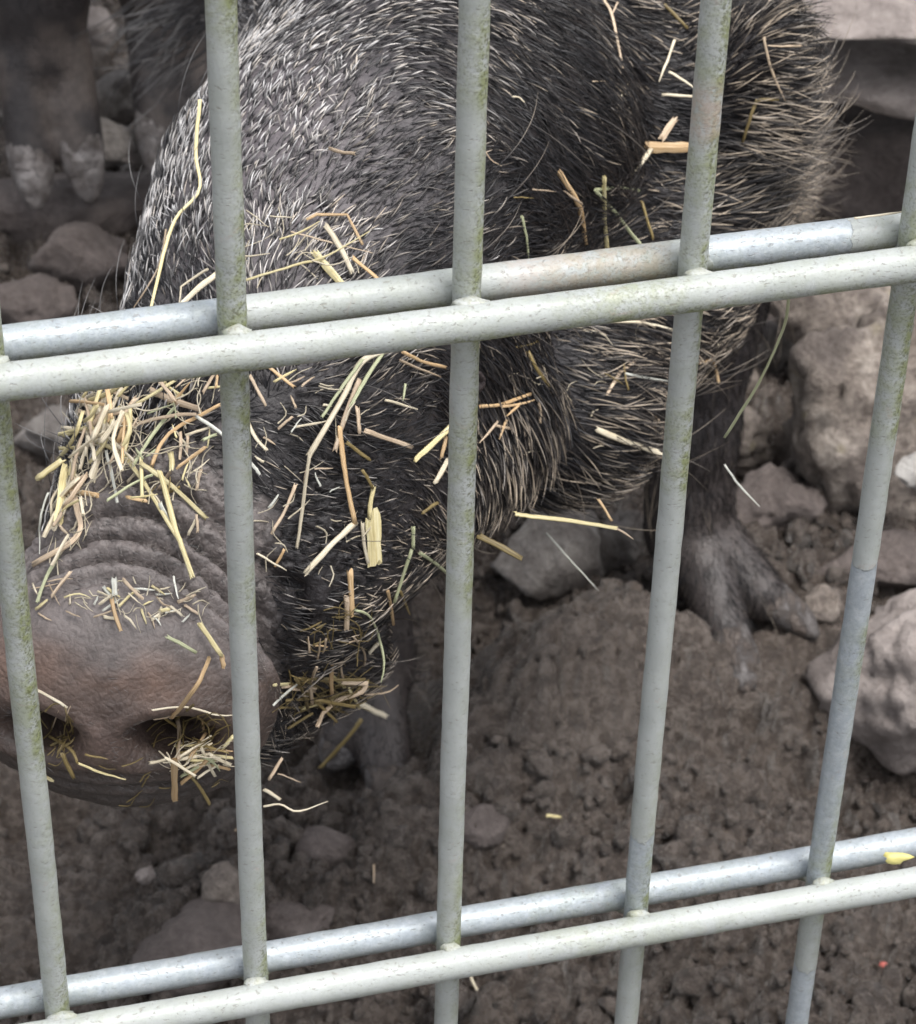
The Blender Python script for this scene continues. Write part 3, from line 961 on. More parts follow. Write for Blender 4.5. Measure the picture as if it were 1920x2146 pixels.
# ------------------------------------------------------------------ fence
def fence_material():
    m, nt, b = new_mat('coated_steel')
    co_ = geoco(nt)
    bare = attr(nt, 'bare').outputs['Fac']; alg = attr(nt, 'algae').outputs['Fac']
    n1 = noise_node(nt, 60, 6, .6, .2, co_); n2 = noise_node(nt, 420, 8, .7, .4, co_)
    paint = ramp(nt, n1, [(.3, (.315, .334, .322)), (.7, (.400, .418, .407))])
    # zinc, brushed
    mp = N(nt, 'ShaderNodeMapping'); nt.links.new(co_, mp.inputs[0]); mp.inputs['Scale'].default_value = (300, 300, 2500); mp.inputs['Rotation'].default_value = (0, .5, 0)
    br = noise_node(nt, 520, 8, .75, .3, co_)
    zinc = ramp(nt, br, [(.34, (.30, .335, .365)), (.5, (.36, .395, .425)), (.68, (.45, .48, .505))])
    bf = mathn(nt, 'ADD', bare, mathn(nt, 'MULTIPLY', mathn(nt, 'SUBTRACT', noise_node(nt, 150, 5, .6, .3, co_), .5), 1.3))
    bfm = ramp(nt, bf, [(.48, (0, 0, 0)), (.53, (1, 1, 1))])
    c = mixc(nt, bfm, paint, zinc)
    # algae film
    am = mathn(nt, 'MULTIPLY', alg, ramp(nt, mathn(nt, 'ADD', mathn(nt, 'MULTIPLY', n2, .5), mathn(nt, 'MULTIPLY', noise_node(nt, 110, 4, .6, .8, co_), .5)), [(.42, (0, 0, 0)), (.58, (1, 1, 1))]))
    c = mixc(nt, mathn(nt, 'MINIMUM', am, .85), c, (.21, .235, .09))
    am2 = mathn(nt, 'MULTIPLY', mathn(nt, 'MULTIPLY', alg, .8), ramp(nt, noise_node(nt, 1500, 4, .6, 0, co_), [(.5, (0, 0, 0)), (.62, (1, 1, 1))]))
    c = mixc(nt, mathn(nt, 'MINIMUM', am2, .8), c, (.09, .095, .045))
    # fine dark nicks and reddish mud smears
    mp2 = N(nt, 'ShaderNodeMapping'); nt.links.new(co_, mp2.inputs[0]); mp2.inputs['Scale'].default_value = (700, 700, 2400); mp2.inputs['Rotation'].default_value = (.3, .4, .3)
    nick = ramp(nt, noise_node(nt, 1, 3, .5, .6, mp2.outputs[0]), [(.62, (0, 0, 0)), (.67, (1, 1, 1))])
    c = mixc(nt, mathn(nt, 'MULTIPLY', nick, .42), c, (.16, .14, .11))
    sm = ramp(nt, noise_node(nt, 95, 7, .7, 1.2, co_), [(.62, (0, 0, 0)), (.72, (1, 1, 1))])
    c = mixc(nt, mathn(nt, 'MULTIPLY', sm, .5), c, (.36, .27, .23))
    drt = attr(nt, 'dirt').outputs['Fac']
    dm = mathn(nt, 'MULTIPLY', drt, ramp(nt, n2, [(.38, (0, 0, 0)), (.55, (1, 1, 1))]))
    c = mixc(nt, mathn(nt, 'MINIMUM', dm, .8), c, (.40, .31, .27))
    nt.links.new(c, b.inputs['Base Color'])
    b.inputs['Roughness'].default_value = .42
    mt = mathn(nt, 'MULTIPLY', bfm, .15); nt.links.new(mt, b.inputs['Metallic'])
    h = mathn(nt, 'ADD', mathn(nt, 'MULTIPLY', bfm, -1.6), mathn(nt, 'ADD', mathn(nt, 'MULTIPLY', n2, .7), mathn(nt, 'MULTIPLY', nick, -.6)))
    h = mathn(nt, 'ADD', h, mathn(nt, 'MULTIPLY', am, .8))
    bump(nt, b, h, .55, .0003)
    return m
STEEL = fence_material()

def rod(name, a, b, r, parent, bare=0.0, bare_spans=(), algae=None, dirt_spans=(), seg=20, step=.0022, wob=.00012, seed=0):
    a = np.array(a, float); b = np.array(b, float)
    L = np.linalg.norm(b - a); ax = (b - a) / L
    ref = E_([0, -1., 0]); s1 = ref - (ref @ ax) * ax; s1 /= np.linalg.norm(s1); s2 = np.cross(ax, s1)
    nn = int(L / step) + 1
    t = np.linspace(0, L, nn)
    wv = np.stack([vnoise(np.c_[t * 14, np.full(nn, seed * 3.3), np.zeros(nn)], 1), vnoise(np.c_[t * 14, np.full(nn, seed * 3.3 + 9), np.zeros(nn)], 2)], 1) * wob * 1.5
    ctr = a + np.outer(t, ax) + wv[:, :1] * s1 + wv[:, 1:] * s2
    ang = np.arange(seg) * 2 * math.pi / seg
    ring = np.outer(np.cos(ang), s1) + np.outer(np.sin(ang), s2)
    V = (ctr[:, None] + ring[None] * r).reshape(-1, 3)
    V += np.repeat(ring[None], nn, 0).reshape(-1, 3) * (vnoise(V * 220, 4) * .00010)[:, None]
    q = np.arange(nn * seg).reshape(nn, seg)
    Qd = np.stack([q[:-1], np.roll(q[:-1], -1, 1), np.roll(q[1:], -1, 1), q[1:]], -1).reshape(-1, 4)
    me_ = np_mesh(name, V, Qd)
    o = link_mesh(name, me_, STEEL, parent)
    tt = np.repeat(t, seg)
    bv = np.full(len(V), bare)
    for (p0, p1) in bare_spans: bv = np.maximum(bv, smooth01(p0 - .004, p0 + .004, tt) * (1 - smooth01(p1 - .004, p1 + .004, tt)))
    al = algae(V, np.tile(ring, (nn, 1))) if algae else np.full(len(V), .2)
    dv = np.zeros(len(V))
    for (p0, p1, s) in dirt_spans: dv = np.maximum(dv, s * smooth01(p0 - .004, p0 + .004, tt) * (1 - smooth01(p1 - .004, p1 + .004, tt)))
    for nm, arr in (('bare', bv), ('algae', np.clip(al, 0, 1)), ('dirt', dv)):
        me_.attributes.new(nm, 'FLOAT', 'POINT').data.foreach_set('value', arr.astype(np.float32))
    return o

fence = empty('fence', (0, 0, 0), 'grey-green coated double wire mesh fence standing in front of the pigs', 'fence')
ROWS = [.04, .24, .44, .64, .84]
X0, X1 = -.475, .475
RV, RH, OFF = .0031, .0040, .0066
def joint_dist(V):
    z = V[:, 2]
    return np.min(np.abs(z[:, None] - np.array(ROWS)[None] - .006), axis=1)
def wire_algae(V, Nr):
    d = joint_dist(V); up = np.array([min(r for r in ROWS + [9] if r >= 0)] * len(V))
    a = .12 + 1.1 * np.exp(-d / .018) + 1.15 * smooth01(-.25, .5, vnoise(V * 38, 3)) * smooth01(.28, .36, V[:, 2])
    a *= .30 + .9 * smooth01(-.2, .8, Nr[:, 0])          # algae film sits mostly on the right-hand side
    a += .5 * np.exp(-((V[:, 2] - .445) / .05) ** 2) * smooth01(0, 1, Nr[:, 0])
    return a
def bar_algae(V, Nr):
    a = .10 + .65 * smooth01(.1, -.9, Nr[:, 2]) + .3 * smooth01(.1, .7, vnoise(V * 30, 8))
    k = np.abs(((V[:, 0] + .025) % .05) - .025)
    return a * (.45 + .65 * (V[:, 2] > .35)) + .35 * np.exp(-(k / .006) ** 2) * (V[:, 2] > .35) * smooth01(.2, -.6, Nr[:, 2]) + .05
zb = lambda z: z + .0   # wire parameter runs up from z = 0
def zspan(px, py0, py1):   # heights of a wire between two picture rows
    return sorted((atY0(px[0], py0), atY0(px[1], py1)))
def atY0(px, py): return float(aty(px, py, -.002)[2])
WSP = {1: [(atY0(1340, 1945), atY0(1352, 1755))],
       2: [(atY0(1665, 2146) - .2, atY0(1690, 2030)), (atY0(1722, 1850), atY0(1818, 1190))]}
for k in range(-9, 10):
    x = .05 * k
    sp = WSP.get(k, [])
    if k not in (-3, -2, -1, 0, 1, 2, 3):
        sp = [(.5 + .02 * (k % 3), .58)]
    dsp = [(atY0(1475, 290), atY0(1490, 180), .6)] if k == 1 else []
    rod('vertical_wire', (x, 0, .0), (x, 0, .865), RV, fence, bare_spans=sp, algae=wire_algae, dirt_spans=dsp, seed=k)
def xat(px, py): return float(aty(px, py, OFF)[0]) - X0
for r, z in enumerate(ROWS):
    rod('front_bar', (X0, -OFF, z), (X1, -OFF, z), RH, fence, algae=bar_algae, seed=20 + r)
    bs = []; ds = []
    if z == .44:
        bs = [(0, xat(470, 640)), (xat(1480, 520), xat(1778, 490))]; ds = [(xat(1050, 580), xat(1390, 540), .42)]
    elif z == .24: bs = [(0, .95)]
    rod('back_bar', (X0, OFF, z), (X1, OFF, z), RH, fence, bare_spans=bs, algae=bar_algae, dirt_spans=ds, seed=40 + r)

# weld beads where each wire meets the bars
def weld_mesh():
    V, Fc = ICO[2]
    W = V * (1 + .2 * fbm(V * 2.1, 2, 3))[:, None] * E_([.0036, .0018, .0020])
    m_ = np_mesh('weld', W, Fc); m_.materials.append(STEEL)
    m_.polygons.foreach_set('use_smooth', [True] * len(m_.polygons))
    for nm, v in (('bare', 0.0), ('algae', .45), ('dirt', 0.1)):
        m_.attributes.new(nm, 'FLOAT', 'POINT').data.foreach_set('value', [v] * len(W))
    return m_
WM = weld_mesh()
for z in ROWS[:3]:
    for k in range(-5, 7):
        for (dy, dz) in ((-.0042, .0026), (.0042, -.0022)):
            o = bpy.data.objects.new('weld', WM); COL.objects.link(o); o.parent = fence
            o.scale = (random.uniform(.8, 1.2), random.uniform(.8, 1.3), random.uniform(.7, 1.25)); o.location = (.05 * k + random.uniform(-.0005, .0005), dy, z + dz); o.rotation_euler = (random.uniform(-.3, .3), random.uniform(-.4, .4), random.uniform(-.3, .3))

#@@STRAW
# ------------------------------------------------------------------ straw
def straw_material(name, dark, mid, pale):
    m, nt, b = new_mat(name)
    a = attr(nt, 'grainco').outputs['Vector']
    oi = N(nt, 'ShaderNodeObjectInfo').outputs['Random']
    off = N(nt, 'ShaderNodeVectorMath', operation='ADD'); nt.links.new(a, off.inputs[0])
    cmb = N(nt, 'ShaderNodeCombineXYZ'); nt.links.new(mathn(nt, 'MULTIPLY', oi, 37.0), cmb.inputs[2]); nt.links.new(cmb.outputs[0], off.inputs[1])
    n1 = noise_node(nt, 1.0, 6, .65, .1, off.outputs[0])
    mp = N(nt, 'ShaderNodeMapping'); nt.links.new(off.outputs[0], mp.inputs[0]); mp.inputs['Scale'].default_value = (.3, 9, 1)
    n2 = noise_node(nt, .6, 4, .6, 0, mp.outputs[0])
    c = ramp(nt, n1, [(.3, dark), (.5, mid), (.68, pale)])
    st = ramp(nt, n2, [(.56, (0, 0, 0)), (.72, (1, 1, 1))])
    c = mixc(nt, mathn(nt, 'MULTIPLY', st, .6), c, tuple(x * .38 for x in dark))
    h = N(nt, 'ShaderNodeHueSaturation'); nt.links.new(c, h.inputs['Color'])
    nt.links.new(mathn(nt, 'ADD', mathn(nt, 'MULTIPLY', oi, .40), .66), h.inputs['Value'])
    nt.links.new(h.outputs[0], b.inputs['Base Color'])
    b.inputs['Roughness'].default_value = .45
    bump(nt, b, n1, .5, .0003)
    return m
SM = {'Y': straw_material('yellow_straw', (.48, .38, .16), (.70, .60, .32), (.84, .77, .50)),
      'P': straw_material('pale_straw', (.52, .42, .28), (.73, .64, .47), (.86, .79, .64)),
      'O': straw_material('orange_straw', (.42, .25, .11), (.62, .42, .22), (.76, .57, .36)),
      'T': straw_material('tan_straw', (.36, .26, .17), (.56, .43, .30), (.70, .57, .43)),
      'G': straw_material('greenish_hay', (.28, .29, .15), (.44, .46, .28), (.62, .63, .42)),
      'W': straw_material('bleached_straw', (.50, .50, .44), (.66, .66, .58), (.80, .80, .74)),
      'D': straw_material('wet_straw', (.12, .085, .03), (.22, .16, .06), (.36, .28, .12))}

def surf_depth(px, py):
    r = bvh.ray_cast(Vector(CAM), Vector(ray(px, py)))
    if r[0] is None: return None
    return float((np.array(r[0]) - CAM) @ -MAT[:, 2])

def catmull(pts, n):
    pts = [np.array(p, float) for p in pts]
    if len(pts) == 2:
        return np.array([pts[0] + (pts[1] - pts[0]) * t for t in np.linspace(0, 1, n)])
    P_ = [2 * pts[0] - pts[1]] + pts + [2 * pts[-1] - pts[-2]]
    out = []
    m_ = len(pts) - 1
    for t in np.linspace(0, m_, n):
        i = min(int(t), m_ - 1); u = t - i
        a, b_, c_, d = P_[i:i + 4]
        out.append(.5 * ((2 * b_) + (-a + c_) * u + (2 * a - 5 * b_ + 4 * c_ - d) * u * u + (-a + 3 * b_ - 3 * c_ + d) * u ** 3))
    return np.array(out)

SR = np.random.default_rng(77)
def straw(pts, w, colr, label, group=None, flat=None, depth=None, lift=.0035, name='straw', cat='straw', sharp=False, into=None):
    L = sum(math.dist(pts[i], pts[i + 1]) for i in range(len(pts) - 1))
    n = int(np.clip(L / 12, 6, 22)); w = w * .90
    if sharp and len(pts) > 2:
        q = []
        for i in range(len(pts) - 1):
            k = max(3, int(n * math.dist(pts[i], pts[i + 1]) / L))
            q += [np.array(pts[i]) + (np.array(pts[i + 1]) - np.array(pts[i])) * t for t in np.linspace(0, 1, k, endpoint=(i == len(pts) - 2))]
        C2 = np.array(q); n = len(C2)
    else:
        C2 = catmull(pts, n)
    tv = C2[-1] - C2[0]; tv = np.array([-tv[1], tv[0]]) / max(np.linalg.norm(tv), 1)
    uu = np.linspace(0, 1, n)
    C2 = C2 + np.outer(SR.normal(0, .022) * L * np.sin(uu * math.pi) + SR.normal(0, .35, n), tv)     # slight natural bend
    s = np.r_[0, np.cumsum(np.hypot(*np.diff(C2, axis=0).T))]
    if depth is None:
        ds = [surf_depth(*c) for c in C2]
        dm_ = min([d for d in ds if d is not None], default=0)
        ok = [i for i, d in enumerate(ds) if d is not None and d < dm_ + .035]
        if not ok:
            dd_ = np.full(n, .72)
        else:
            okd = np.array([ds[i] for i in ok])
            if len(ok) > 2:
                deg = 1 if len(pts) == 2 else 2
                cf = np.polyfit(s[ok], okd, min(deg, len(ok) - 1)); dd_ = np.polyval(cf, np.clip(s, s[ok[0]] - 25, s[ok[-1]] + 25))
                dd_ = dd_ - .75 * max(0, float(np.max(dd_[ok] - okd)))
            else:
                dd_ = np.full(n, okd.mean())
    else:
        dd_ = np.linspace(depth[0], depth[1], n)
    dd_ = dd_ - lift * SR.uniform(.7, 1.4)
    # keep clear of the fence wires in front
    ctr = np.array([atd(c[0], c[1], d) for c, d in zip(C2, dd_)])
    if depth is None and ctr[:, 1].min() < .0125:
        dd_ = dd_ + (.0125 - ctr[:, 1].min()) / .745; ctr = np.array([atd(c[0], c[1], d) for c, d in zip(C2, dd_)])
    if flat is None: flat = .30 if w > 8 else .55
    r = w / 2 / F_PX * dd_
    seg = 8 if into is None else 4
    V = []; G = []
    sl = 0
    tw = SR.uniform(-.35, .35); off = SR.uniform(0, 50)
    for i in range(n):
        t = ctr[min(i + 1, n - 1)] - ctr[max(i - 1, 0)]; t /= np.linalg.norm(t)
        vw = CAM - ctr[i]; vw /= np.linalg.norm(vw)
        a = np.cross(t, vw); a /= np.linalg.norm(a); b_ = np.cross(a, t)
        a, b_ = a * math.cos(tw) + b_ * math.sin(tw), b_ * math.cos(tw) - a * math.sin(tw)
        u = i / (n - 1)
        tap = (1 + .08 * math.sin(u * 9 + off)) * (1.04 - .12 * u)
        if w < 6: tap *= .45 + .55 * min(1, (1 - u) * 3)
        sl += 0 if i == 0 else np.linalg.norm(ctr[i] - ctr[i - 1])
        for j in range(seg):
            an = j * 2 * math.pi / seg
            groove = 1 - .18 * (j % 2) * (flat < .5)
            rag = 0 if 0 < i < n - 1 else SR.uniform(-1.1, 1.1) * r[i]
            V.append(ctr[i] + (a * math.cos(an) + b_ * math.sin(an) * flat) * r[i] * tap * groove + t * rag)
            G.append((sl * 90, math.cos(an) * 3 + off, math.sin(an) * 1.5))
    Fq = [(i * seg + j, i * seg + (j + 1) % seg, (i + 1) * seg + (j + 1) % seg, (i + 1) * seg + j) for i in range(n - 1) for j in range(seg)]
    o0 = V[0].copy() if False else ctr[n // 2]
    if into is not None:
        k_ = sum(len(a_) for a_ in into[0])
        into[0].append(np.array(V)); into[1].append(np.array(Fq) + k_); into[2].append(np.array(G)); return
    me_ = bpy.data.meshes.new(name)
    me_.from_pydata([tuple(v - o0) for v in V], [], Fq + [tuple(range(seg))[::-1], tuple(range((n - 1) * seg, n * seg))])
    me_.attributes.new('grainco', 'FLOAT_VECTOR', 'POINT').data.foreach_set('vector', np.array(G, np.float32).ravel())
    o = link_mesh(name, me_, SM[colr]); o.location = o0
    me_.polygons[len(Fq)].use_smooth = False; me_.polygons[len(Fq) + 1].use_smooth = False
    if flat < .5 and w > 14: me_.polygons.foreach_set('use_smooth', [False] * len(me_.polygons))
    tag(o, label, cat, group)
    return o

HAND = [
 ([(78,1002),(132,963)],15,'Y','stub of round pale straw sticking out left from the heap on the snout bridge'),
 ([(132,915),(215,882),(262,860),(300,842),(366,798)],8,'Y','long curved yellow blade sweeping across the top of the snout heap'),
 ([(314,817),(418,857)],16,'T','broad pinkish tan piece lying right of the heap just below the upper bar'),
 ([(249,897),(286,832)],14,'T','wide dull tan piece leaning in the middle of the snout heap'),
 ([(185,900),(222,838)],18,'P','broadest pale piece high on the left of the snout heap'),
 ([(222,885),(255,811)],10,'P','pale split straw right of the broadest pale piece in the heap'),
 ([(200,870),(240,805)],9,'O','narrow orange straw leaning at the top of the heap under the bar'),
 ([(410,871),(465,912),(523,971),(543,992)],8,'W','bleached thin straw passing behind the second wire'),
 ([(246,946),(268,900),(308,881),(369,869),(412,868)],9,'T','curved tan blade arching over the dark fur of the snout bridge'),
 ([(317,977),(338,928),(369,897),(409,875),(461,848)],9,'O','curved orange blade rising to the second wire'),
 ([(280,974),(320,915),(366,854)],9,'G','straight greenish stem slanting up behind the curved blades'),
 ([(222,946),(246,1054)],8,'W','whitish straight stem hanging down the middle of the heap'),
 ([(197,921),(246,949),(268,974),(295,1014),(338,1081),(369,1125),(380,1140)],11,'Y','long bent yellow straw running from the heap down to the snout folds'),
 ([(335,989),(348,1023),(369,1100),(385,1149),(403,1208)],14,'Y','widest long straw pointing down onto the wrinkled snout folds'),
 ([(295,971),(348,1014),(431,1085)],12,'Y','straight yellow straw crossing the widest long straw'),
 ([(225,1048),(277,1011),(320,995)],7,'G','thin greenish stem lying across the dark skin right of the heap'),
 ([(295,958),(298,1038)],9,'Y','short upright yellow straw right of the whitish stem'),
 ([(140,975),(122,1095)],24,'Y','thick pale bundle of split straw on the left side of the snout'),
 ([(160,960),(140,1030)],14,'P','pale flattened straw pressed beside the thick bundle'),
 ([(151,1025),(166,1069),(175,1112),(148,1143),(68,1183)],14,'T','kinked tan straw curling round to point at the first wire'),
 ([(148,1032),(206,1038)],13,'O','orange piece lying flat across the kinked tan straw'),
 ([(335,1054),(357,1100)],10,'W','white broken straw beside the widest long straw'),
 ([(123,1161),(78,1262)],9,'G','grey-green stem leaning over the left end of the snout folds'),
 ([(148,1198),(108,1250)],8,'T','dull tan stem parallel to the grey-green one on the folds'),
 ([(239,1212),(240,1246)],14,'W','pale round stub standing on the top fold of the snout'),
 ([(258,1214),(298,1254)],8,'T','thin tan straw right of the pale round stub'),
 ([(412,1078),(414,1115)],7,'T','small tan stem left of the second wire above the folds'),
 ([(394,1121),(412,1086)],7,'P','short pale stem slanting beside the small tan stem'),
 ([(378,906),(377,961)],8,'T','upright tan stub on the bridge, left one of a pair'),
 ([(394,915),(391,952)],7,'T','upright tan stub on the bridge, right one of a pair'),
 ([(357,946),(360,983)],14,'Y','short wide yellow flake on the dark fur of the bridge'),
 ([(431,937),(397,961),(372,980)],9,'O','orange leaf sliver pointing at the second wire'),
 ([(421,983),(412,1026)],8,'T','upright tan stem close to the second wire'),
 ([(520,885),(535,915),(558,942)],9,'P','pale straw just right of the second wire under the upper bar'),
 ([(523,786),(557,851)],8,'T','dull tan stem in the fur right under the upper bar by the second wire'),
 ([(265,1041),(308,1050)],9,'O','short orange stub lying level below the heap'),
 ([(129,895),(197,907)],9,'P','pale straw end poking out at the upper left of the heap'),
 ([(123,940),(222,921)],9,'Y','yellow straw lying almost level on the heap'),
 ([(191,1001),(215,934)],16,'P','broad pale husk in the centre of the heap'),
 ([(101,1032),(86,1085),(83,1161)],5,'W','beaded whitish stalk curving down the left edge of the snout','stalk'),
 ([(234,1255),(253,1321)],10,'O','orange-white straw hanging over the rim of the snout'),
 ([(418,1307),(464,1374)],12,'Y','bright yellow-green straw on the snout near the second wire'),
 ([(466,1376),(469,1397)],12,'O','short orange stub under the bright yellow-green straw'),
 ([(348,1334),(410,1367)],9,'G','flat lime straw lying on top of the snout rim'),
 ([(439,1378),(415,1434),(376,1487),(359,1506)],11,'O','long orange blade poking into the right nostril'),
 ([(320,1488),(387,1488),(453,1504),(489,1499)],5,'P','thin pale stem lying level across the right nostril'),
 ([(371,1501),(375,1540),(373,1590)],10,'T','upright tan stem hanging out of the right nostril'),
 ([(366,1592),(366,1680)],16,'O','thick brownish straw hanging on the lip below the right nostril'),
 ([(383,1606),(440,1686)],9,'D','olive stem slanting down across the lower lip'),
 ([(313,1599),(352,1590)],8,'P','pale leaf tip left of the nostril tangle'),
 ([(373,1592),(440,1580)],9,'P','pale straw at the upper right of the nostril tangle'),
 ([(380,1627),(450,1592)],8,'G','greenish straw rising right from the nostril tangle'),
 ([(440,1582),(484,1603)],10,'P','pale straw of the nostril tangle reaching the second wire'),
 ([(489,1543),(468,1568)],10,'Y','short yellow stub right above the nostril tangle'),
 ([(179,1582),(225,1590)],5,'D','thin olive sliver on the lip between the nostrils'),
 ([(162,1599),(211,1620),(264,1634)],6,'Y','thin yellow straw on the lower lip between the nostrils'),
 ([(105,1543),(151,1571),(162,1599)],8,'D','olive straw below the left nostril'),
 ([(130,1578),(155,1631)],11,'D','wide muddy straw hanging on the lip right of the first wire'),
 ([(77,1446),(105,1462),(141,1483)],7,'P','pale straw lying over the edge of the left nostril'),
 ([(90,1625),(112,1636)],9,'Y','yellow stub peeping out right of the first wire at the lip'),
 ([(197,1293),(246,1276)],5,'T','thin tan sliver on top of the snout rim, left'),
 ([(573,1478),(640,1423)],6,'W','white twisted twine end by the corner of the mouth','twine'),
 ([(712,895),(728,1000),(744,1096)],12,'O','long orange straw hanging down the cheek, upper half of the bent one'),
 ([(744,1096),(690,1150),(639,1203)],14,'P','pale orange straw bent back down left on the cheek'),
 ([(818,732),(765,763),(723,842),(649,953)],15,'P','long wide pale blade sweeping down from the upper bar over the cheek'),
 ([(805,735),(770,790),(735,850)],10,'G','greenish blade beside the long wide pale blade'),
 ([(760,753),(675,874)],8,'G','straight thin green stem left of the sweeping blades'),
 ([(754,795),(702,943)],13,'T','tan flattened straw under the sweeping blades'),
 ([(649,953),(638,1017),(622,1148)],9,'P','thin pale straw trailing straight down the muzzle'),
 ([(617,895),(686,882)],6,'P','thin level straw left of the sweeping blades'),
 ([(620,1016),(570,1117)],8,'T','dull tan stem slanting down right of the second wire'),
 ([(749,853),(754,906)],10,'T','short brown stem right of the sweeping blades'),
 ([(765,903),(865,937)],12,'T','thick tan straw lying in the cheek fur, pointing at the third wire'),
 ([(728,927),(775,964)],9,'D','olive straw half sunk in the cheek fur'),
 ([(760,985),(781,1022)],8,'D','short dark stem above the wide flat husk'),
 ([(783,1020),(774,1085)],12,'Y','narrow neck of straw above the wide flat husk'),
 ([(782,1080),(786,1185)],36,'Y','wide flat yellow husk on the side of the muzzle','husk'),
 ([(760,1095),(772,1180)],9,'P','thin pale strip along the left of the wide flat husk'),
 ([(733,1194),(736,1289)],14,'O','upright orange straw below the bend on the muzzle'),
 ([(726,1250),(726,1318)],13,'T','grey-tan straw beside the upright orange straw'),
 ([(866,1105),(866,1150)],9,'G','short greenish stalk near the third wire'),
 ([(863,1153),(827,1262)],8,'G','pale green straw slanting down left of the third wire'),
 ([(880,1159),(937,1202)],8,'G','pale green straw pointing right to the third wire'),
 ([(944,895),(870,964)],14,'Y','wide yellow straw touching the left of the third wire'),
 ([(939,964),(913,1011)],13,'P','pale stub just below the wide yellow straw by the third wire'),
 ([(935,915),(925,960)],10,'O','short pinkish stub behind the wide yellow straw'),
 ([(918,1053),(886,1075)],8,'D','olive scrap in the dark fur left of the third wire'),
 ([(813,1239),(825,1309)],8,'O','upright orange stem below the cheek'),
 ([(839,1239),(860,1289)],6,'D','thin brown stem right of the upright orange stem'),
 ([(739,1277),(774,1292),(795,1342),(804,1395),(799,1429)],6,'G','greenish stem curving down behind the jaw'),
 ([(795,1345),(774,1368)],10,'P','pale stub on the curving green stem'),
 ([(742,1336),(763,1371),(745,1407),(665,1408)],5,'T','curled hair-thin root under the jaw'),
 ([(715,1389),(718,1419),(730,1427)],5,'T','tiny hooked root under the jaw'),
 ([(696,1390),(696,1457)],10,'O','upright orange straw in the mouth corner'),
 ([(718,1430),(771,1433),(760,1451),(706,1469),(677,1495),(665,1522)],12,'T','folded tan leaf hanging from the mouth'),
 ([(757,1475),(810,1501)],13,'P','cut pale straw end sticking out right of the mouth'),
 ([(760,1457),(810,1451),(835,1436)],4,'T','thin grey tendril reaching right from the mouth straw'),
 ([(757,1507),(733,1537),(671,1610)],9,'D','olive straw dangling below the mouth'),
 ([(588,1483),(677,1480)],6,'D','dark straw lying along the mouth, lower one'),
 ([(600,1468),(690,1470)],7,'D','dark straw lying along the mouth, upper one'),
 ([(603,1528),(656,1495)],7,'D','olive straw under the mouth near the second wire'),
 ([(563,1634),(591,1590)],9,'T','short tan straw hanging on the jaw, right of the second wire'),
 ([(583,1622),(630,1640)],4,'T','hair-thin curved straw below the jaw'),
 ([(553,1655),(586,1675)],9,'P','pale crumpled scrap at the chin by the second wire'),
 ([(553,1690),(588,1684),(624,1699),(686,1680)],5,'P','thin crooked straw poking right from under the chin'),
 ([(597,1150),(577,1186)],7,'O','small orange leaf tip right of the second wire on the muzzle'),
 ([(1005,852),(1053,847),(1112,826)],9,'O','golden forked straw just right of the third wire'),
 ([(1053,852),(1120,838)],6,'O','lower prong of the golden forked straw'),
 ([(1107,737),(1129,778),(1172,847)],9,'D','brown stem slanting through the cheek fur'),
 ([(1337,753),(1298,778),(1273,826)],9,'T','tan bent stem in the fur left of the fourth wire'),
 ([(1311,783),(1400,798)],6,'W','thin white straw touching the fourth wire'),
 ([(1250,900),(1386,950)],14,'P','thick straight peach straw on the jowl reaching the fourth wire'),
 ([(1378,874),(1343,979)],14,'T','short thick tan straw crossing behind the thick peach straw'),
 ([(1078,1076),(1098,1078),(1187,1088),(1292,1107)],11,'Y','long yellow straw sticking out right below the jowl'),
 ([(1292,1107),(1327,1130)],5,'T','thin tail at the end of the long yellow jowl straw'),
 ([(1254,1046),(1282,1091)],7,'O','orange-brown stem hanging from the jowl hair'),
 ([(1005,1123),(1091,1170)],15,'D','olive-yellow straw below the jowl, right of the third wire'),
 ([(1279,673),(1346,676),(1410,692)],7,'P','pale curved straw under the upper bar near the fourth wire'),
 ([(1088,849),(1063,871)],6,'O','tiny orange curl under the golden forked straw'),
 ([(1043,884),(1005,928)],6,'T','thin tan stem right of the third wire on the jowl'),
 ([(1062,880),(1047,919)],6,'O','short curved orange sliver beside the thin tan stem'),
 ([(1171,359),(1213,433),(1226,510)],14,'O','thick orange straw standing in dark fur above the upper bar'),
 ([(1267,369),(1274,530)],11,'Y','straight upright yellow straw above the upper bar'),
 ([(1247,398),(1298,396),(1377,409)],9,'G','pale green blade lying level, upper arm of the bent pair'),
 ([(1250,402),(1298,454),(1345,517)],9,'G','pale green blade slanting down, lower arm of the bent pair'),
 ([(1362,309),(1445,308)],25,'O','broad orange flattened straw touching the fourth wire'),
 ([(1366,312),(1319,375)],12,'P','straw slanting down left from the broad orange piece'),
 ([(1388,290),(1416,248)],16,'T','short wide tan straw above the broad orange piece'),
 ([(1266,0),(1282,32),(1305,142)],7,'T','thin forked tan twig at the top between third and fourth wires'),
 ([(1295,5),(1282,32)],5,'T','short side shoot of the thin forked twig at the top'),
 ([(1414,84),(1382,169)],6,'P','thin pale stem left of the fourth wire near the top'),
 ([(1393,10),(1440,58)],8,'D','muddy stem at the very top left of the fourth wire'),
 ([(1387,198),(1455,202)],7,'P','pale sharp straw pointing left from the fourth wire'),
 ([(1403,150),(1455,184)],6,'P','thin pale straw above the pale sharp one by the fourth wire'),
 ([(1601,79),(1646,211)],6,'T','thin tan stem lying down the ear fur'),
 ([(1680,95),(1609,95)],5,'T','thin level stem at the top of the ear fur'),
 ([(1630,208),(1588,211),(1556,300)],8,'D','ochre bent stem hanging in the ear fur'),
 ([(1094,454),(1108,549)],6,'G','thin grey-green stem just above the upper bar, right of the third wire'),
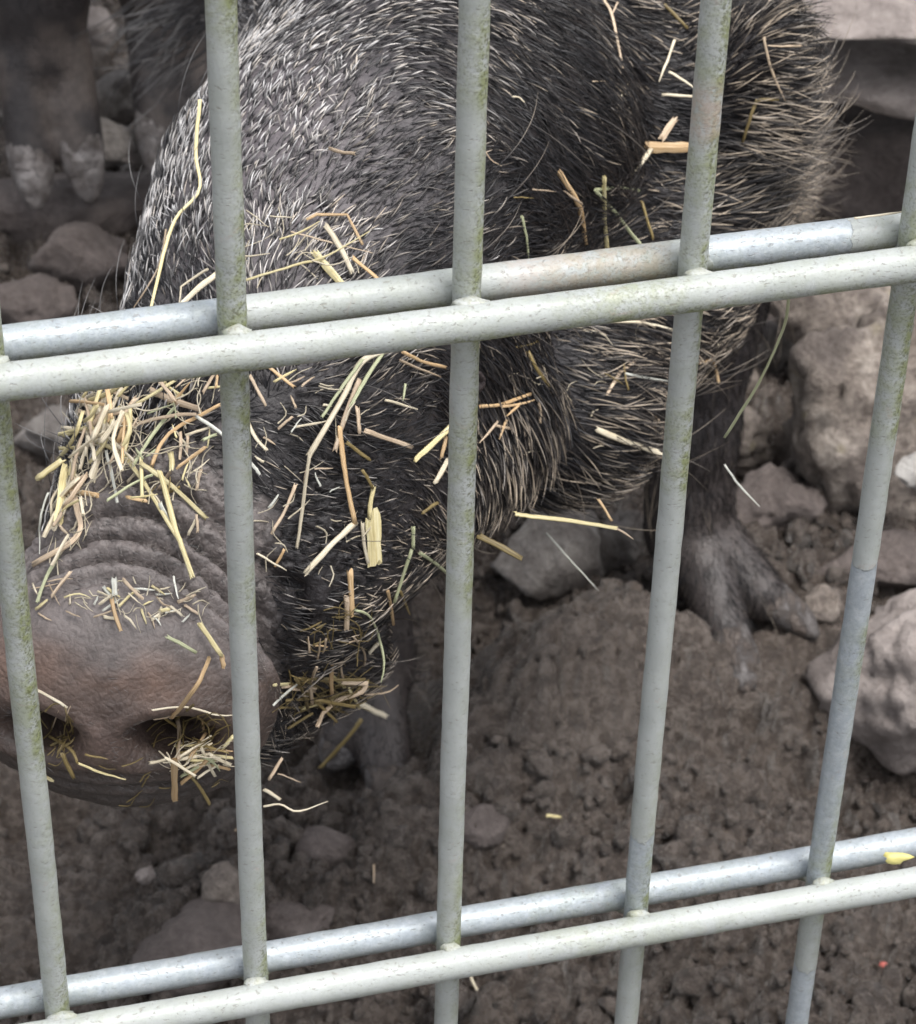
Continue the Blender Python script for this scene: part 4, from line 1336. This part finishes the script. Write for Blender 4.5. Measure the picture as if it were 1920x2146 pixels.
 ([(1345,422),(1369,501)],7,'D','short olive stem above the upper bar, left of the fourth wire'),
 ([(1466,760),(1493,756),(1506,800)],8,'O','small hooked orange straw right of the fourth wire'),
 ([(1506,721),(1498,768)],6,'P','thin pale straw above the small hooked one'),
 ([(419,211),(409,317),(417,396),(369,454),(343,528),(316,649)],8,'Y','longest crooked yellow straw down the left side of the forehead'),
 ([(348,480),(330,560),(274,654)],5,'T','thin tan stem left of the longest crooked straw'),
 ([(435,564),(380,601),(375,638)],6,'P','thin bent straw left of the second wire above the upper bar'),
 ([(454,575),(375,644)],15,'P','broad pale straw entering behind the second wire above the upper bar'),
 ([(659,528),(723,603)],18,'Y','broad yellow cut straw on the forehead above the upper bar'),
 ([(680,469),(738,570)],14,'P','pale straw crossing behind the broad yellow cut one'),
 ([(512,588),(580,575),(633,562),(686,543),(775,485)],6,'Y','long thin yellow stem winding over the forehead'),
 ([(644,459),(665,448),(728,448),(760,512)],7,'O','thin orange stem bent at a right angle on the forehead'),
 ([(586,501),(670,464)],5,'Y','fine yellow sliver left on the forehead'),
 ([(738,538),(797,588)],9,'O','orange-brown leaf tip just above the upper bar'),
 ([(610,485),(780,530)],4,'T','hair-thin tan stem lying across the forehead straws'),
 ([(691,311),(744,322)],9,'T','small dull tan stub in the grey forehead fur'),
 ([(564,769),(617,811)],8,'O','orange crumpled leaf just under the upper bar right of the second wire'),
 ([(575,800),(620,775)],6,'Y','yellow shred crossing the orange crumpled leaf'),
 ([(844,737),(935,770)],8,'O','pinkish blade under the upper bar left of the third wire'),
 ([(838,755),(925,790)],6,'T','thin tan blade below the pinkish blade by the third wire'),
 ([(807,838),(876,858)],6,'P','short pale straw in the fur left of the third wire'),
 ([(850,805),(845,840)],6,'G','tiny green stem in the fur under the upper bar'),
 ([(540,1160),(600,1195)],5,'P','thin pale straw right of the second wire beside the folds'),
]
for it in HAND:
    cat_ = it[4] if len(it) > 4 else 'straw'
    straw(it[0], it[1], it[2], it[3], cat=cat_, name=cat_, sharp=('bent' in it[3] or 'folded' in it[3]))

# small scraps, in their tangles
SEEN = {}
def scraps(cx, cy, rx, ry, n, a0, da, l0, l1, w0, w1, cols, label, group, lift=.003):
    for _ in range(n):
        t = SR.uniform(0, 6.28); r = math.sqrt(SR.random())
        x = cx + rx * r * math.cos(t); y = cy + ry * r * math.sin(t)
        if surf_depth(x, y) is None: continue
        a = math.radians(a0 + SR.normal(0, da)); l = SR.uniform(l0, l1) * .5
        k = SR.normal(0, .12) * l
        p = [(x - l * math.cos(a), y + l * math.sin(a)), (x + k * math.sin(a), y + k * math.cos(a)), (x + l * math.cos(a), y - l * math.sin(a))]
        if SR.random() < .6: p = [p[0], p[2]]
        col_ = cols[SR.integers(len(cols))]; ww = SR.uniform(w0, w1)
        size = ('tiny' if l < .5 * (l0 * .7 + l1 * .3) else 'longer' if l > .5 * (l0 * .3 + l1 * .7) else 'short') + (' broad' if ww > .4 * w0 + .6 * w1 else '')
        cn = {'Y': 'yellow', 'P': 'cream', 'O': 'orange', 'T': 'tan', 'G': 'greenish', 'W': 'white', 'D': 'olive'}[col_]
        aa = math.degrees(a) % 180
        lean = 'level' if aa < 22 or aa > 158 else 'upright' if 68 < aa < 112 else 'right-leaning' if aa < 90 else 'left-leaning'
        v_ = 'upper' if y < cy - ry * .3 else 'lower' if y > cy + ry * .3 else 'middle'
        h_ = 'left' if x < cx - rx * .3 else 'right' if x > cx + rx * .3 else ''
        wh = (v_ + ' ' + h_).strip() if (v_ != 'middle' or not h_) else h_
        lab_ = f'{size} {cn} {lean} {label}, {wh} part'
        if lab_ in SEEN: lab_ += ', lower twin' if y > SEEN[lab_] else ', upper twin'
        SEEN.setdefault(lab_, y)
        straw(p, ww, col_, lab_ if True else f'{size} {cn} {lean} {label}, {wh} part', group, lift=lift * SR.uniform(.5, 2.0))
scraps(190, 890, 85, 85, 46, 58, 38, 45, 120, 6, 14, 'YYPPPTO', 'straw in the heap on the snout', 'scraps in the snout heap', .006)
scraps(140, 1060, 38, 100, 20, 85, 35, 30, 90, 5, 12, 'YPPPTO', 'scrap on the left flank of the snout', 'scraps on the left flank of the snout', .004)
scraps(350, 950, 95, 110, 20, 60, 60, 20, 60, 3, 8, 'YTGPD', 'scrap on the fur left of the second wire', 'scraps on the bridge fur')
scraps(330, 800, 150, 40, 18, 70, 60, 25, 70, 4, 10, 'TPOTY', 'scrap under the upper bar', 'scraps under the upper bar')
scraps(310, 1266, 115, 42, 30, -20, 45, 16, 52, 3, 9, 'PPWYT', 'chip on top of the snout', 'chips on top of the snout', .001)
scraps(120, 1255, 55, 45, 10, 10, 40, 20, 55, 3, 7, 'PYT', 'shred on the left snout rim', 'shreds at the left rim', .001)
scraps(420, 1590, 75, 28, 18, 10, 30, 30, 80, 5, 10, 'YPPGDO', 'straw in the tangle under the right nostril', 'scraps in the nostril tangle', .003)
scraps(400, 1510, 60, 25, 9, 20, 50, 20, 60, 4, 8, 'DDOT', 'bit inside the right nostril', 'scraps in the right nostril', -.003)
scraps(130, 1530, 20, 45, 6, 60, 40, 20, 50, 3, 7, 'DDT', 'bit at the left nostril', 'scraps at the left nostril', .001)
scraps(680, 1450, 75, 35, 18, 5, 35, 35, 90, 4, 9, 'DDDTY', 'bit in the mouth corner', 'scraps in the mouth corner', .004)
scraps(700, 1340, 60, 60, 8, 20, 60, 20, 50, 3, 6, 'TDOP', 'shred under the cheek', 'shreds under the cheek', .003)
scraps(650, 980, 130, 190, 13, 60, 60, 18, 45, 3, 7, 'PTWT', 'chip in the muzzle fur', 'chips in the muzzle fur')
scraps(1150, 750, 170, 190, 10, 40, 60, 25, 60, 3, 7, 'DTDO', 'scrap in the jowl fur', 'scraps in the jowl fur')
scraps(1180, 330, 180, 230, 7, 40, 60, 20, 55, 3, 6, 'TDPT', 'scrap in the dark upper fur', 'scraps in the dark upper fur')

# hair-fine hay shreds in the same tangles, too fine and many to count
def shreds(name, colr, label, spots):
    into = ([], [], [])
    for cx, cy, rx, ry, n, a0, da, l0, l1 in spots:
        for _ in range(n):
            t = SR.uniform(0, 6.28); r = math.sqrt(SR.random())
            x = cx + rx * r * math.cos(t); y = cy + ry * r * math.sin(t)
            if surf_depth(x, y) is None: continue
            a = math.radians(a0 + SR.normal(0, da)); l = SR.uniform(l0, l1) * .5; k = SR.normal(0, .3) * l
            straw([(x - l * math.cos(a), y + l * math.sin(a)), (x + k * math.sin(a), y + k * math.cos(a)), (x + l * math.cos(a), y - l * math.sin(a))], SR.uniform(1.4, 4.2), colr, '', lift=SR.uniform(.0005, .006), into=into)
    me_ = np_mesh(name, np.concatenate(into[0]), np.concatenate(into[1]))
    me_.attributes.new('grainco', 'FLOAT_VECTOR', 'POINT').data.foreach_set('vector', np.concatenate(into[2]).astype(np.float32).ravel())
    tag(link_mesh(name, me_, SM[colr]), label, kind='stuff')
shreds('hay_shreds', 'P', 'hair-fine pale hay shreds tangled through the straw on the muzzle', [
    (190, 920, 100, 120, 90, 60, 50, 30, 90), (140, 1080, 45, 110, 35, 80, 40, 30, 70), (330, 960, 110, 110, 40, 50, 60, 20, 70), (300, 1265, 140, 50, 36, 0, 50, 12, 45),
    (420, 1590, 80, 35, 30, 10, 40, 20, 60), (330, 800, 160, 45, 35, 60, 60, 20, 70), (650, 1000, 150, 220, 30, 50, 60, 20, 60), (1150, 760, 200, 220, 24, 20, 60, 20, 60), (600, 520, 170, 70, 26, 20, 50, 30, 90)])
shreds('hay_shreds', 'D', 'dark wet hay shreds packed in nostrils and mouth corner', [
    (400, 1530, 80, 40, 26, 10, 50, 20, 70), (120, 1540, 30, 60, 20, 60, 40, 20, 50), (690, 1450, 90, 40, 60, 5, 35, 30, 100), (330, 1640, 160, 50, 10, -5, 30, 15, 50), (720, 1330, 60, 60, 25, 30, 60, 20, 70)])

# grass blades caught on the wires and fallen on the mud
gd = lambda px, py, Y: float((aty(px, py, Y) - CAM) @ -MAT[:, 2])
straw([(1655,618),(1640,690),(1590,800),(1519,916)], 7, 'G', 'long green grass blade hanging from the upper bar, left of the last wire', depth=(gd(1655,618,.014), gd(1519,916,.035)), name='grass_blade', cat='grass blade')
straw([(1519,974),(1550,1020),(1593,1062)], 5, 'W', 'thin pale straw floating on a cobweb right of the fourth wire', depth=(.80, .80))
straw([(1145,1117),(1200,1180),(1255,1238)], 4, 'W', 'thin white bristle-like straw over the grey stone', depth=(.86, .86))
straw([(1790,457),(1850,447),(1910,440)], 5, 'P', 'thin cream straw lying on the upper back bar near the last wire', depth=(gd(1790,457,.006), gd(1900,442,.006)))
def fallen(pts, w, c, label):
    ds = []
    for p in (pts[0], pts[-1]):
        q = atz(p[0], p[1], .006); z = float(ground_height(np.array([q[0]]), np.array([q[1]]))[0]) + .002
        ds.append(float((atz(p[0], p[1], z) - CAM) @ -MAT[:, 2]))
    straw(pts, w, c, label, depth=tuple(ds), lift=.0015)
fallen([(1147,1709),(1175,1713)], 8, 'Y', 'short yellow straw fallen in the mud between third and fourth wires')
fallen([(760,1735),(780,1780),(784,1850)], 6, 'T', 'faint bent tan straw on the mud left of the third wire')
fallen([(470,1720),(495,1740)], 8, 'T', 'tan straw bit on the mud left of the second wire')
fallen([(1525,2045),(1560,2050)], 6, 'P', 'pale straw bit on the mud near the bottom right')
fallen([(20,270),(30,240),(25,200)], 12, 'T', 'blurred tan straw at the far left beside the background leg')
fallen([(985,2040),(1000,2075)], 7, 'P', 'cream straw crumb on the mud below the lower bar')

# yellow leaf scrap wedged between the two lower bars, and peeling coat
def flake(name, px, py, Y, rx, ry, ang, colour, label, cat, curl=.4, rough=.5, seed=1):
    c = aty(px, py, Y)
    m, nt, b = new_mat(name + '_skin'); nt.links.new(ramp(nt, noise_node(nt, 300, 5, .6, 0, geoco(nt)), [(.3, tuple(x * .75 for x in colour)), (.7, colour)]), b.inputs['Base Color']); b.inputs['Roughness'].default_value = rough
    k = 14; V = []; Fq = []
    e1 = MAT[:, 0] * math.cos(ang) + MAT[:, 1] * math.sin(ang); e2 = -MAT[:, 0] * math.sin(ang) + MAT[:, 1] * math.cos(ang)
    nn_ = MAT[:, 2]
    for side_ in (0, 1):
        for rr in (0, .5, 1):
            for j in range(k):
                a = j * 2 * math.pi / k
                ir = rr * (1 + .22 * math.sin(a * 3 + seed) + .12 * math.sin(a * 5 + seed * 2))
                u, v = ir * math.cos(a), ir * math.sin(a)
                V.append(e1 * u * rx + e2 * v * ry + nn_ * ((v * v - .5) * -curl * ry + side_ * -.0003))
    for s_ in (0, 1):
        o_ = s_ * 3 * k
        for rr in (0, 1):
            for j in range(k): Fq.append((o_ + rr * k + j, o_ + rr * k + (j + 1) % k, o_ + (rr + 1) * k + (j + 1) % k, o_ + (rr + 1) * k + j))
    for j in range(k): Fq.append((2 * k + j, 2 * k + (j + 1) % k, 5 * k + (j + 1) % k, 5 * k + j))
    o = mesh_obj(name, V, Fq, m); o.location = c
    tag(o, label, cat)
    return o
flake('leaf_scrap', 1880, 1798, -.003, .0036, .0016, .05, (.58, .52, .18), 'small bright yellow leaf scrap caught between the two lower bars', 'leaf')
